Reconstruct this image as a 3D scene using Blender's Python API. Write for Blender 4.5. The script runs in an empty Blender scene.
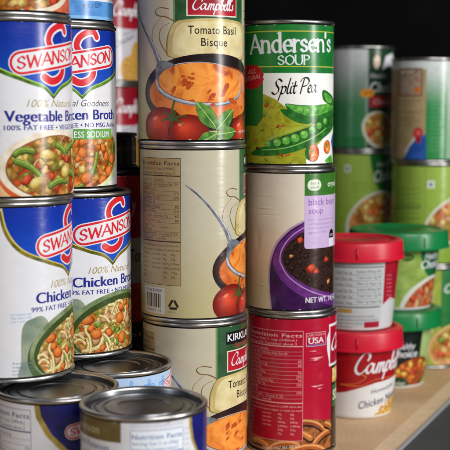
import bpy, bmesh, math, random
from mathutils import Vector
from mathutils.geometry import delaunay_2d_cdt
PI = math.pi
SC = bpy.context.scene
COL = SC.collection

# ------------------------------------------------------------------ camera, world, lamps, exposure
H = .265                       # camera height over the shelf board
F = 1190.0                     # focal length for a picture 450 wide
PITCH = math.atan(125/1190)
cd = bpy.data.cameras.new('camera'); cam = bpy.data.objects.new('camera', cd); COL.objects.link(cam)
cam.location = (0, 0, H); cam.rotation_euler = (PI/2 - PITCH, 0, 0)
cd.sensor_width = 36; cd.lens = 36*F/450; cd.clip_start = .05; cd.clip_end = 50
cd.dof.use_dof = True; cd.dof.focus_distance = .815; cd.dof.aperture_fstop = 9.8; cd.dof.aperture_blades = 7
SC.camera = cam
w = bpy.data.worlds.new('World'); SC.world = w; w.use_nodes = True
w.node_tree.nodes['Background'].inputs[0].default_value = (.75, .85, 1, 1)
w.node_tree.nodes['Background'].inputs[1].default_value = .08
SC.view_settings.view_transform = 'Standard'; SC.view_settings.look = 'None'
SC.view_settings.exposure = 0.0; SC.view_settings.gamma = 1

def lamp(name, loc, target, sx, sy, power, col=(1, 1, 1)):
    l = bpy.data.lights.new(name, 'AREA'); l.shape = 'RECTANGLE'; l.size = sx; l.size_y = sy
    l.energy = power; l.color = col
    o = bpy.data.objects.new(name, l); COL.objects.link(o); o.location = loc
    d = Vector(target) - Vector(loc); o.rotation_euler = d.to_track_quat('-Z', 'Y').to_euler()
    return o
lamp('window_light', (1.55, .15, .62), (0, .88, .2), .17, 1.1, 21, (1, .98, .95))
lamp('room_light', (.85, -.62, 1.2), (.02, .95, .15), 1.0, .8, 30, (1, .98, .96))
lamp('side_light', (-1.1, -.2, .55), (-.05, .85, .2), .16, .6, 2.2, (.85, .92, 1))

random.seed(5)
# ------------------------------------------------------------------ materials
def lin(h):
    h = h.lstrip('#'); o = []
    for i in (0, 2, 4):
        c = int(h[i:i+2], 16)/255
        o.append(c/12.92 if c <= .04045 else ((c+.055)/1.055)**2.4)
    return (*o, 1)
MC = {}
def newmat(name):
    m = bpy.data.materials.new(name); m.use_nodes = True
    return m, m.node_tree.nodes, m.node_tree.links, m.node_tree.nodes['Principled BSDF']
def ramp(N, stops):
    r = N.new('ShaderNodeValToRGB'); e = r.color_ramp.elements
    while len(e) < len(stops): e.new(.5)
    for k, (p, c) in enumerate(stops): e[k].position = p; e[k].color = lin(c) if isinstance(c, str) else c
    return r
def mixc(N, L, fac, a, b, bt='MIX'):
    m = N.new('ShaderNodeMix'); m.data_type = 'RGBA'; m.blend_type = bt
    for i, s in ((0, fac), (6, a), (7, b)):
        if hasattr(s, 'is_linked'): L.new(s, m.inputs[i])
        else: m.inputs[i].default_value = s
    return m.outputs[2]
def paper_finish(N, L, B, uv, rough=.23):
    B.inputs['Roughness'].default_value = rough
    n = N.new('ShaderNodeTexNoise'); n.inputs['Scale'].default_value = 1; n.inputs['Detail'].default_value = 3
    mp = N.new('ShaderNodeMapping'); mp.inputs['Scale'].default_value = (.035, .075, 1)
    L.new(uv, mp.inputs[0]); L.new(mp.outputs[0], n.inputs[0])
    b = N.new('ShaderNodeBump'); b.inputs['Strength'].default_value = .4; b.inputs['Distance'].default_value = .0010
    L.new(n.outputs[0], b.inputs['Height']); L.new(b.outputs[0], B.inputs['Normal'])
    r = N.new('ShaderNodeMapRange'); r.inputs[3].default_value = rough-.07; r.inputs[4].default_value = rough+.12
    L.new(n.outputs[0], r.inputs[0]); L.new(r.outputs[0], B.inputs['Roughness'])
def ink(c, c2=None, sc=.35, var=.10, v=None, u=None):
    """printed ink: colour c, mottled towards c2; v=(lo,hi): runs from c (lo) to c2 (hi) up the label (u: round it)"""
    key = (c, c2, sc, var, v, u)
    if key in MC: return MC[key]
    m, N, L, B = newmat('print_'+c.strip('#'))
    uv = N.new('ShaderNodeUVMap').outputs[0]
    n = N.new('ShaderNodeTexNoise'); n.inputs['Scale'].default_value = sc; n.inputs['Detail'].default_value = 4
    L.new(uv, n.inputs[0])
    if v or u:
        s = N.new('ShaderNodeSeparateXYZ'); L.new(uv, s.inputs[0])
        r = N.new('ShaderNodeMapRange'); r.interpolation_type = 'SMOOTHSTEP'
        r.inputs[1].default_value, r.inputs[2].default_value = (v or u)
        L.new(s.outputs[1 if v else 0], r.inputs[0])
        base = mixc(N, L, r.outputs[0], lin(c), lin(c2))
    elif c2:
        r = ramp(N, [(.38, c), (.62, c2)]); L.new(n.outputs[0], r.inputs[0]); base = r.outputs[0]
    else:
        base = None
    r = N.new('ShaderNodeMapRange'); r.inputs[1].default_value = .3; r.inputs[2].default_value = .7
    r.inputs[3].default_value = 1-var; r.inputs[4].default_value = 1+var*.4
    L.new(n.outputs[0], r.inputs[0])
    cc = N.new('ShaderNodeCombineColor')
    for i in range(3): L.new(r.outputs[0], cc.inputs[i])
    out = mixc(N, L, 1.0, base if base else lin(c), cc.outputs[0], 'MULTIPLY')
    L.new(out, B.inputs['Base Color'])
    paper_finish(N, L, B, uv)
    MC[key] = m
    return m
def food_ink(name, cols, sc=.25, dist=1.5, detail=5):
    key = (name,)
    if key in MC: return MC[key]
    m, N, L, B = newmat('print_'+name)
    uv = N.new('ShaderNodeUVMap').outputs[0]
    n = N.new('ShaderNodeTexNoise'); n.inputs['Scale'].default_value = sc; n.inputs['Detail'].default_value = detail
    n.inputs['Distortion'].default_value = dist; L.new(uv, n.inputs[0])
    r = ramp(N, [(.3+.4*i/(len(cols)-1), c) for i, c in enumerate(cols)])
    L.new(n.outputs[0], r.inputs[0]); L.new(r.outputs[0], B.inputs['Base Color'])
    paper_finish(N, L, B, uv)
    MC[key] = m; return m
def mix_ink(name, cols, sc=.3, dark=.55):
    key = (name,)
    if key in MC: return MC[key]
    m, N, L, B = newmat('print_'+name)
    uv = N.new('ShaderNodeUVMap').outputs[0]
    n = N.new('ShaderNodeTexNoise'); n.inputs['Scale'].default_value = sc*1.1; n.inputs['Detail'].default_value = 3; L.new(uv, n.inputs[0])
    ad = N.new('ShaderNodeVectorMath'); ad.operation = 'MULTIPLY_ADD'; L.new(n.outputs[1], ad.inputs[0]); ad.inputs[1].default_value = (4, 4, 0); L.new(uv, ad.inputs[2])
    vo = N.new('ShaderNodeTexVoronoi'); vo.inputs['Scale'].default_value = sc; vo.inputs['Randomness'].default_value = 1; L.new(ad.outputs[0], vo.inputs[0])
    vo.voronoi_dimensions = '2D'; n.noise_dimensions = '2D'
    sp = N.new('ShaderNodeSeparateColor'); L.new(vo.outputs['Color'], sp.inputs[0])
    r = ramp(N, [(.08+.84*i/(len(cols)-1), c) for i, c in enumerate(cols)]); L.new(sp.outputs[0], r.inputs[0])
    mr = N.new('ShaderNodeMapRange'); mr.inputs[1].default_value = .15; mr.inputs[2].default_value = .75; mr.inputs[3].default_value = 1.08; mr.inputs[4].default_value = 1-dark
    L.new(vo.outputs['Distance'], mr.inputs[0])
    n2 = N.new('ShaderNodeTexNoise'); n2.inputs['Scale'].default_value = 1.3; n2.inputs['Detail'].default_value = 4; L.new(uv, n2.inputs[0])
    m2 = N.new('ShaderNodeMath'); m2.operation = 'MULTIPLY'; a2 = N.new('ShaderNodeMath'); a2.operation = 'ADD'; a2.inputs[1].default_value = .5
    L.new(n2.outputs[0], a2.inputs[0]); L.new(a2.outputs[0], m2.inputs[0]); L.new(mr.outputs[0], m2.inputs[1])
    cc = N.new('ShaderNodeCombineColor')
    for i in range(3): L.new(m2.outputs[0], cc.inputs[i])
    L.new(mixc(N, L, 1.0, r.outputs[0], cc.outputs[0], 'MULTIPLY'), B.inputs['Base Color'])
    paper_finish(N, L, B, uv); MC[key] = m; return m
def solid(name, c, rough=.4, metal=0, var=.12, sc=40, bump=0, c2=None, coat=0, spec=.5, stretch=(1, 1, 1)):
    m, N, L, B = newmat(name)
    t = N.new('ShaderNodeTexCoord'); n = N.new('ShaderNodeTexNoise'); n.inputs['Scale'].default_value = sc
    n.inputs['Detail'].default_value = 6
    mp = N.new('ShaderNodeMapping'); mp.inputs['Scale'].default_value = stretch
    L.new(t.outputs['Object'], mp.inputs[0]); L.new(mp.outputs[0], n.inputs[0])
    a = lin(c); b = lin(c2) if c2 else tuple(x*(1-var) for x in a[:3])+(1,)
    r = ramp(N, [(.35, a), (.65, b)]); L.new(n.outputs[0], r.inputs[0]); L.new(r.outputs[0], B.inputs['Base Color'])
    B.inputs['Metallic'].default_value = metal; B.inputs['Coat Weight'].default_value = coat
    B.inputs['Specular IOR Level'].default_value = spec
    q = N.new('ShaderNodeMapRange'); q.inputs[3].default_value = rough*.75; q.inputs[4].default_value = min(1, rough*1.3)
    L.new(n.outputs[0], q.inputs[0]); L.new(q.outputs[0], B.inputs['Roughness'])
    if bump:
        b = N.new('ShaderNodeBump'); b.inputs['Strength'].default_value = .5; b.inputs['Distance'].default_value = bump
        L.new(n.outputs[0], b.inputs['Height']); L.new(b.outputs[0], B.inputs['Normal'])
    return m
TIN = solid('tin', '#b9b8b6', .3, 1, .25, 90, .0002, stretch=(1, 1, 3))
def lid_mat():
    m = solid('lid_tin', '#85888c', .3, 1, .35, 35, .0002); N, L = m.node_tree.nodes, m.node_tree.links; B = N['Principled BSDF']
    t = N.new('ShaderNodeTexCoord'); wv = N.new('ShaderNodeTexWave'); wv.wave_type = 'RINGS'; wv.rings_direction = 'Z'
    wv.inputs['Scale'].default_value = 480; wv.inputs['Distortion'].default_value = .6; wv.inputs['Detail'].default_value = 3
    L.new(t.outputs['Object'], wv.inputs[0]); b = N.new('ShaderNodeBump'); b.inputs['Strength'].default_value = .25; b.inputs['Distance'].default_value = .00008
    old = [n for n in N if n.type == 'BUMP' and n != b][0]
    L.new(wv.outputs['Fac'], b.inputs['Height']); L.new(old.outputs[0], b.inputs['Normal']); L.new(b.outputs[0], B.inputs['Normal'])
    return m
LIDTIN = lid_mat() if True else solid('lid_tin', '#8d8a88', .36, 1, .3, 60, .0002)
TIND = solid('dull_tin', '#8e8c8a', .34, 1, .3, 70, .0002, stretch=(1, 1, 3))
BLACKTIN = solid('black_lacquered_tin', '#17151a', .32, .3, .3, 60)
REDPL = solid('red_plastic', '#c8102e', .36, 0, .06, 30, .0001)
GREENPL = solid('green_plastic', '#0a7a3c', .3, 0, .08, 30, .0001)
WHITEPL = solid('white_plastic', '#dcdcdc', .4, 0, .04, 30)
BLACK = solid('unlit_black', '#060506', .9, 0, .3, 8, spec=.1)  # darkness of the unlit background put into the colour

# ------------------------------------------------------------------ small mesh helpers
def link_mesh(name, bm, mats, parent=None, smooth=True):
    me = bpy.data.meshes.new(name); bm.to_mesh(me); bm.free()
    for m in (mats if isinstance(mats, (list, tuple)) else [mats]): me.materials.append(m)
    if smooth:
        for p in me.polygons: p.use_smooth = True
    o = bpy.data.objects.new(name, me); COL.objects.link(o)
    if parent: o.parent = parent
    return o
NSEG = 72
def lathe(profile, n=NSEG, close_bottom=False, close_top=False, sharp=28):
    bm = bmesh.new(); rings = []
    for r, z in profile:
        if r < 1e-6: rings.append([bm.verts.new((0, 0, z))]*n); continue
        rings.append([bm.verts.new((r*math.sin(2*PI*k/n), -r*math.cos(2*PI*k/n), z)) for k in range(n)])
    for a, b in zip(rings, rings[1:]):
        for k in range(n):
            q = []
            for v in (a[k], a[(k+1) % n], b[(k+1) % n], b[k]):
                if v not in q: q.append(v)
            if len(q) > 2: bm.faces.new(q)
    bmesh.ops.recalc_face_normals(bm, faces=bm.faces)
    for e in bm.edges:
        if len(e.link_faces) == 2 and e.calc_face_angle(0) > math.radians(sharp): e.smooth = False
    return bm
def ringprof(pts):      # closed profile: back to the start
    return pts+[pts[0]]

# ------------------------------------------------------------------ printed label built as thin mesh sheets wrapped on a can
GLY = {}
def text_tris(s, bold, shear, space, res=2):
    key = (s, round(bold, 4), shear, space, res)
    if key not in GLY:
        c = bpy.data.curves.new('t', 'FONT'); c.body = s; c.size = 1; c.offset = bold; c.shear = shear
        c.space_character = space; c.resolution_u = res; c.fill_mode = 'FRONT'
        o = bpy.data.objects.new('t', c); me = o.to_mesh()
        vs = [(v.co.x, v.co.y) for v in me.vertices]; fs = [tuple(p.vertices) for p in me.polygons]
        o.to_mesh_clear(); bpy.data.objects.remove(o); bpy.data.curves.remove(c)
        GLY[key] = (vs, fs)
    return GLY[key]
CAP = .7
def catmull(pts, closed=False, k=6):
    n = len(pts); out = []
    rng = range(n if closed else n-1)
    for i in rng:
        if closed: p = [pts[(i+j-1) % n] for j in range(4)]
        else: p = [pts[max(0, i-1)], pts[i], pts[i+1], pts[min(n-1, i+2)]]
        for q in range(k):
            t = q/k
            out.append(tuple(.5*((2*p[1][a]) + (-p[0][a]+p[2][a])*t + (2*p[0][a]-5*p[1][a]+4*p[2][a]-p[3][a])*t*t
                                 + (-p[0][a]+3*p[1][a]-3*p[2][a]+p[3][a])*t**3) for a in (0, 1)))
    if not closed: out.append(tuple(pts[-1]))
    return out
def cdt(polys):
    vs, fs = [], []
    for p in polys:
        if sum(p[i-1][0]*p[i][1]-p[i][0]*p[i-1][1] for i in range(len(p))) < 0: p = p[::-1]
        b = len(vs); vs += [Vector(q) for q in p]; fs.append(list(range(b, b+len(p))))
    r = delaunay_2d_cdt(vs, [], fs, 1, 1e-4)
    return [(v.x, v.y) for v in r[0]], [tuple(f) for f, o in zip(r[2], r[5]) if o or len(polys) == 1]

# broad-pen roman letters: strokes, foot/head serif spots, advance (small letters 1 high, capitals 1.5)
ROM = {'A': ([[(0, 0), (.6, 1.5)], [(.6, 1.5), (1.25, 0)], [(.22, .5), (1.02, .5)]], [(0, 0), (1.25, 0)], 1.42),
 'n': ([[(0, 0), (0, 1)], [(0, .7), (.25, .97), (.52, .93), (.64, .68), (.66, .4), (.66, 0)]], [(0, 0), (.66, 0), (-.06, 1)], .98),
 'd': ([[(.66, .85), (.33, 1.0), (.05, .72), (.05, .28), (.33, 0), (.66, .15)], [(.68, 1.6), (.68, 0)]], [(.6, 1.6), (.74, 0)], 1.0),
 'e': ([[(.05, .52), (.68, .52)], [(.68, .52), (.6, .88), (.35, 1.0), (.07, .75), (.05, .32), (.3, .0), (.68, .14)]], [], .9),
 'r': ([[(0, 0), (0, 1)], [(0, .62), (.2, .93), (.45, .93)]], [(0, 0), (-.06, 1)], .58),
 's': ([[(.52, .8), (.3, 1.0), (.06, .8), (.15, .58), (.45, .42), (.55, .2), (.3, 0), (.03, .17)]], [], .76),
 "'": ([[(0, 1.55), (-.02, 1.2)]], [], .26),
 'S': ([[(.74, 1.22), (.45, 1.5), (.1, 1.24), (.15, .92), (.65, .62), (.78, .3), (.42, 0), (.04, .27)]], [], 1.02),
 'O': ([[(.55, 1.5), (.12, 1.2), (.03, .75), (.12, .3), (.55, 0), (.98, .3), (1.07, .75), (.98, 1.2), (.55, 1.5)]], [], 1.32),
 'U': ([[(0, 1.5), (0, .5), (.15, .08), (.45, 0), (.75, .08), (.9, .5), (.9, 1.5)]], [(0, 1.5), (.9, 1.5)], 1.18),
 'P': ([[(0, 0), (0, 1.5)], [(0, 1.46), (.45, 1.46), (.72, 1.15), (.45, .75), (0, .72)]], [(0, 0), (-.05, 1.5)], .95),
 'W': ([[(0, 1.5), (.4, 0)], [(.4, 0), (.8, 1.35)], [(.8, 1.35), (1.2, 0)], [(1.2, 0), (1.6, 1.5)]], [(0, 1.5), (1.6, 1.5)], 1.72),
 'N': ([[(0, 0), (0, 1.5)], [(0, 1.5), (.9, 0)], [(.9, 0), (.9, 1.5)]], [(0, 0), (-.05, 1.5), (.9, 1.5)], 1.16)}
def dents(m, spots):     # creases pressed into the paper: (u, v, half width, half height, depth in mm)
    N, L = m.node_tree.nodes, m.node_tree.links; B = N['Principled BSDF']; uv = N.new('ShaderNodeUVMap').outputs[0]
    prev = B.inputs['Normal'].links[0].from_socket; acc = None
    for u, v, ru, rv, d in spots:
        a = N.new('ShaderNodeVectorMath'); a.operation = 'SUBTRACT'; L.new(uv, a.inputs[0]); a.inputs[1].default_value = (u, v, 0)
        b = N.new('ShaderNodeVectorMath'); b.operation = 'DIVIDE'; L.new(a.outputs[0], b.inputs[0]); b.inputs[1].default_value = (ru, rv, 1)
        l = N.new('ShaderNodeVectorMath'); l.operation = 'LENGTH'; L.new(b.outputs[0], l.inputs[0])
        r = N.new('ShaderNodeMapRange'); r.interpolation_type = 'SMOOTHSTEP'; r.inputs[1].default_value = 0; r.inputs[2].default_value = 1; r.inputs[3].default_value = d; r.inputs[4].default_value = 0
        L.new(l.outputs['Value'], r.inputs[0])
        if acc is None: acc = r.outputs[0]
        else:
            t = N.new('ShaderNodeMath'); t.operation = 'ADD'; L.new(acc, t.inputs[0]); L.new(r.outputs[0], t.inputs[1]); acc = t.outputs[0]
    bp = N.new('ShaderNodeBump'); bp.inputs['Strength'].default_value = 1; bp.inputs['Distance'].default_value = .001
    L.new(acc, bp.inputs['Height']); L.new(prev, bp.inputs['Normal']); L.new(bp.outputs[0], B.inputs['Normal'])
class Art:
    def __init__(s, X, Y, z0, h, R, v0, v1, taper=None):
        s.X, s.Y, s.z0, s.h, s.R, s.v0, s.v1 = X, Y, z0, h, R, v0*1e3, v1*1e3
        s.taper = taper                     # (radius at v0, radius at v1)
        s.Rm = R*1e3 if not taper else (taper[0]+taper[1])*500
        s.tr = (1, 0); s.shapes = []; s.mats = []; s.idx = {}
        s.k = (Y*math.cos(PITCH)-(z0+h/2-H)*math.sin(PITCH))/F*1e3*.97     # mm per photo pixel at the front
        s.U = PI*s.Rm
    def rad(s, v):
        if not s.taper: return s.R
        t = (v-s.v0)/(s.v1-s.v0); return s.taper[0]+(s.taper[1]-s.taper[0])*t
    def P(s, x, y):                         # where on the can's surface a measured spot of the photo lies, in mm (round, up)
        dx, dz = (x-225)/F, (225-y)/F
        c, n = math.cos(PITCH), math.sin(PITCH)
        d = Vector((dx, c+dz*n, -n+dz*c))
        r = s.R
        for _ in range(4):
            a = d.x**2+d.y**2; b = -(d.x*s.X+d.y*s.Y); q = s.X**2+s.Y**2-r*r
            disc = b*b-a*q
            t = (-b-math.sqrt(disc))/a if disc > 0 else -b/a
            hit = d*t; v = (H+hit.z-s.z0)*1e3
            r = s.rad(max(s.v0, min(s.v1, v)))
        th = math.atan2(hit.x-s.X, -(hit.y-s.Y))
        return (th*s.Rm, v)
    def PP(s, pts): return [s.P(*p) for p in pts]
    def put(s, vs, fs, m):
        if not fs: return
        if s.tr != (1, 0): vs = [(x*s.tr[0], y*s.tr[0]+s.tr[1]) for x, y in vs]
        us = [v[0] for v in vs]; ws = [v[1] for v in vs]
        bb = (min(us), min(ws), max(us), max(ws)); lay = 0
        for o, l in s.bbs if hasattr(s, 'bbs') else []:
            if l >= lay and bb[0] < o[2] and bb[2] > o[0] and bb[1] < o[3] and bb[3] > o[1]: lay = l+1
        if not hasattr(s, 'bbs'): s.bbs = []
        s.bbs.append((bb, lay))
        if m not in s.idx: s.idx[m] = len(s.mats); s.mats.append(m)
        s.shapes.append((vs, fs, s.idx[m], lay))
    def rect(s, u0, a, u1, b, m): s.put([(u0, a), (u1, a), (u1, b), (u0, b)], [(0, 1, 2, 3)], m)
    def base(s, m): s.rect(-s.U, s.v0, s.U, s.v1, m)
    def poly(s, pts, m, smooth=False):
        if smooth: pts = catmull(pts, True, 5)
        s.put(*cdt([pts]), m)
    def polyp(s, pts, m, smooth=False): s.poly(s.PP(pts), m, smooth)
    def ell(s, cu, cv, ru, rv, m, rot=0, n=40):
        c, q = math.cos(rot), math.sin(rot)
        p = [(cu+ru*math.cos(t)*c-rv*math.sin(t)*q, cv+ru*math.cos(t)*q+rv*math.sin(t)*c) for t in (2*PI*i/n for i in range(n))]
        s.put(p, [tuple(range(n))], m)
    def stroke(s, lines, w, m, nib=None, smooth=True, k=6, taper=None):
        """pen strokes; nib=(angle, thin share) makes a flat pen; taper=(start share, end share)"""
        polys = []
        for ln in lines:
            p = catmull(ln, False, k) if smooth and len(ln) > 2 else ln
            L_ = len(p)-1
            for i, (a, b) in enumerate(zip(p, p[1:])):
                dx, dy = b[0]-a[0], b[1]-a[1]; d = math.hypot(dx, dy)
                if d < 1e-5: continue
                ww = w
                if nib:
                    ang = math.atan2(dy, dx)-nib[0]; ww = w*(nib[1]+(1-nib[1])*abs(math.sin(ang)))
                w0 = w1 = ww/2
                if taper:
                    w0 *= taper[0]+(taper[1]-taper[0])*i/L_; w1 *= taper[0]+(taper[1]-taper[0])*(i+1)/L_
                e = .15*min(w0, d)/d if not nib else .05
                nx, ny = -dy/d, dx/d
                a2 = (a[0]-dx*e, a[1]-dy*e); b2 = (b[0]+dx*e, b[1]+dy*e)
                polys.append([(a2[0]-nx*w0, a2[1]-ny*w0), (b2[0]-nx*w1, b2[1]-ny*w1), (b2[0]+nx*w1, b2[1]+ny*w1), (a2[0]+nx*w0, a2[1]+ny*w0)])
                r = w1*.98
                if r > .12: polys.append([(b[0]+r*math.cos(t*PI/4), b[1]+r*math.sin(t*PI/4)) for t in range(8)])
                if i == 0: polys.append([(a[0]+w0*math.cos(t*PI/4), a[1]+w0*math.sin(t*PI/4)) for t in range(8)])
        if polys: s.put(*cdt(polys), m)
    def strokep(s, lines, wpx, m, **kw): s.stroke([s.PP(l) for l in lines], wpx*s.k, m, **kw)
    def text(s, t, u, v, cap, m, w=None, bold=0, shear=0, rot=0, align='l', space=1, arc=0, maxw=None):
        if bold > .03:
            d = bold*.45*cap/CAP; c0, q0 = math.cos(rot), math.sin(rot)
            for sg in (-1, 1): s.text(t, u+sg*d*c0, v+sg*d*q0, cap, m, w=w, bold=0, shear=shear, rot=rot, align=align, space=space, arc=arc, maxw=maxw)
            return
        vs, fs = text_tris(t, bold*.5, shear, space if not bold else space*1.07, 5 if cap > 4 else 3 if cap > 2.4 else 2)
        if not vs: return
        x0 = min(p[0] for p in vs); x1 = max(p[0] for p in vs); sy = cap/CAP
        sx = w/(x1-x0) if w else sy
        if maxw and (x1-x0)*sx > maxw: sx = maxw/(x1-x0)
        W = (x1-x0)*sx; off = {'l': 0, 'c': -W/2, 'r': -W}[align]
        c, q = math.cos(rot), math.sin(rot); out = []
        for x, y in vs:
            a = (x-x0)*sx+off; b = y*sy + arc*4*((a-off)/W)*(1-(a-off)/W)
            out.append((u+a*c-b*q, v+a*q+b*c))
        s.put(out, fs, m)
    def textp(s, t, p0, p1, cappx, m, **kw):      # baseline from p0 to p1, both measured spots
        a, b = s.P(*p0), s.P(*p1)
        s.text(t, a[0], a[1], cappx*s.k, m, w=math.hypot(b[0]-a[0], b[1]-a[1]), rot=math.atan2(b[1]-a[1], b[0]-a[0]), **kw)
    def roman(s, t, u, v, x, W, m, pen=.27, shear=0, rot=0, serif=.15):
        tot = sum(ROM[c][2] for c in t)-.2; sx = W/tot; c_, q_ = math.cos(rot), math.sin(rot); pos = 0; L1, L2 = [], []
        f = lambda p: (u+((p[0]+pos)*sx+p[1]*x*shear)*c_-p[1]*x*q_, v+((p[0]+pos)*sx+p[1]*x*shear)*q_+p[1]*x*c_)
        for ch in t:
            st, sf, adv = ROM[ch]
            L1 += [[f(p) for p in l] for l in st]; L2 += [[f((a-serif, b)), f((a+serif, b))] for a, b in sf]; pos += adv
        s.stroke(L1, pen*x, m, nib=(.25+rot, .38), k=6); s.stroke(L2, pen*x*.34, m, smooth=False)
    def romanp(s, t, p0, p1, xpx, m, **kw):
        a, b = s.P(*p0), s.P(*p1)
        s.roman(t, a[0], a[1], xpx*s.k, math.hypot(b[0]-a[0], b[1]-a[1]), m, rot=math.atan2(b[1]-a[1], b[0]-a[0]), **kw)
    def outline(s, u0, a, u1, b, w, m):
        s.rect(u0, a, u1, a+w, m); s.rect(u0, b-w, u1, b, m); s.rect(u0, a+w, u0+w, b-w, m); s.rect(u1-w, a+w, u1, b-w, m)
    def build(s, root, name='label'):
        du = 2*PI*s.Rm/NSEG
        def load(bm, vs, fs, mi, lay):
            bv = [bm.verts.new((x, y, lay)) for x, y in vs]
            for f in fs:
                try: bm.faces.new([bv[i] for i in f]).material_index = mi
                except ValueError: pass
        def cut(bm, co, no, **kw):
            bmesh.ops.bisect_plane(bm, geom=bm.verts[:]+bm.edges[:]+bm.faces[:], dist=1e-5, plane_co=co, plane_no=no, **kw)
        bm = bmesh.new(); uvl = bm.loops.layers.uv.new('UVMap'); cr = bmesh.new(); ed = bmesh.new()
        for vs, fs, mi, lay in s.shapes:
            if min(p[1] for p in vs) < s.v0 or max(p[1] for p in vs) > s.v1 or max(abs(p[0]) for p in vs) > s.U: load(ed, vs, fs, mi, lay)
            else:
                inn, out = [], []
                for f in fs:
                    us = [vs[i][0] for i in f]
                    (inn if math.floor(min(us)/du+1e-6) == math.floor(max(us)/du-1e-6) else out).append(f)
                for bmx, ff in ((bm, inn), (cr, out)):
                    if not ff: continue
                    ids = sorted({i for f in ff for i in f}); mp = {i: k for k, i in enumerate(ids)}
                    load(bmx, [vs[i] for i in ids], [[mp[i] for i in f] for f in ff], mi, lay)
        cut(ed, (0, s.v0, 0), (0, -1, 0), clear_outer=True); cut(ed, (0, s.v1, 0), (0, 1, 0), clear_outer=True)
        cut(ed, (-s.U, 0, 0), (-1, 0, 0), clear_outer=True); cut(ed, (s.U, 0, 0), (1, 0, 0), clear_outer=True)
        for x_ in (cr, ed):
            for k in range(-NSEG//2+1, NSEG//2): cut(x_, (k*du, 0, 0), (1, 0, 0))
            me = bpy.data.meshes.new('tmp'); x_.to_mesh(me); x_.free(); bm.from_mesh(me); bpy.data.meshes.remove(me)
        for f in bm.faces:
            if f.normal.z < 0: f.normal_flip()
            for lp in f.loops: lp[uvl].uv = lp.vert.co.xy
        nrm = []
        bm.verts.index_update()
        for v in bm.verts:
            u, y, l = v.co; q = u/du; k0 = math.floor(q+1e-6); t = max(0, q-k0)
            r = s.rad(y)+.00012+l*8e-6
            a0, a1 = k0*2*PI/NSEG, (k0+1)*2*PI/NSEG
            x = (math.sin(a0)*(1-t)+math.sin(a1)*t)*r; yy = -(math.cos(a0)*(1-t)+math.cos(a1)*t)*r
            a = u/s.Rm; sl = 0 if not s.taper else -(s.taper[1]-s.taper[0])/((s.v1-s.v0)/1e3)
            nn = Vector((math.sin(a), -math.cos(a), sl)).normalized(); nrm.append(nn)
            v.co = (x, yy, y/1e3)
        me = bpy.data.meshes.new(name); bm.to_mesh(me); bm.free()
        for m in s.mats: me.materials.append(m)
        for p in me.polygons: p.use_smooth = True
        me.normals_split_custom_set_from_vertices(nrm)
        o = bpy.data.objects.new(name, me); COL.objects.link(o); o.parent = root
        return o

def thing(name, label, cat, loc, group=None):
    o = bpy.data.objects.new(name, None); COL.objects.link(o); o.location = loc; o.empty_display_size = .03
    o['label'] = label; o['category'] = cat
    if group: o['group'] = group
    return o

def lid_profile(R, h):
    t = h-.0036
    return [(R-.0024, h-.0012), (R-.003, t-.0008), (R-.0042, t-.0012), (R-.0055, t-.0002), (R-.0062, t+.0004),
            (R*.80, t+.0004), (R*.785, t-.0005), (R*.765, t-.0005), (R*.75, t+.0005), (R*.66, t+.0006), (R*.645, t-.0002),
            (R*.625, t-.0002), (R*.61, t+.0008), (R*.44, t+.0009), (R*.425, t+.0003), (R*.2, t+.0003), (0, t+.0003)]
def can_body(root, R, h, rim=TIN, lid=LIDTIN, beads=False):
    rb = R-.0004
    prof = [(0, .0030), (R-.004, .0030), (R-.0035, .0036), (rb, .0038), (rb, h-.0036), (R-.0022, h-.0034)]
    link_mesh('body', lathe(prof), TIND, root)
    s = [(R-.0022, .0), (R-.0004, 0), (R+.0006, .0006), (R+.0007, .0021), (R-.0002, .0030), (R-.0018, .0033), (R-.0022, .0018)]
    link_mesh('bottom_rim', lathe(ringprof(s), sharp=60), rim, root)
    s = [(R-.0018, h-.0033), (R-.0002, h-.0029), (R+.0007, h-.0021), (R+.0006, h-.0006), (R-.0003, h), (R-.0016, h), (R-.0024, h-.0010), (R-.0026, h-.0030)]
    link_mesh('top_rim', lathe(ringprof(s), sharp=60), rim, root)
    link_mesh('lid', lathe(lid_profile(R, h)), lid, root)
def wear(a, seed):      # nicks where the paper rubs on the rims
    random.seed(int(seed)); m = ink('#bdb9b2', var=.2, sc=1)
    for i in range(16):
        u = random.uniform(-55, 62); v = random.choice([a.v0, a.v1]); w_ = random.uniform(.3, 1.3)
        a.put(*cdt([catmull(blob(u, v, w_, random.uniform(.25, .6), 0, 7, .4), True, 2)]), m)
def can(name, label, cat, X, Y, z0, h, R, paint, group, rim=TIN, lid=LIDTIN, tr=(1, 0)):
    root = thing(name, label, cat, (X, Y, z0), group)
    can_body(root, R, h, rim, lid)
    a = Art(X, Y, z0, h, R, .0037, h-.0035); a.tr = tr; keep = (a.v0, a.v1, a.U)
    a.v0, a.v1, a.U = (a.v0-tr[1])/tr[0], (a.v1-tr[1])/tr[0], a.U/tr[0]; paint(a); a.v0, a.v1, a.U = keep; a.tr = (1, 0); wear(a, X*1000+z0*7000); a.build(root)
    return root

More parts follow.
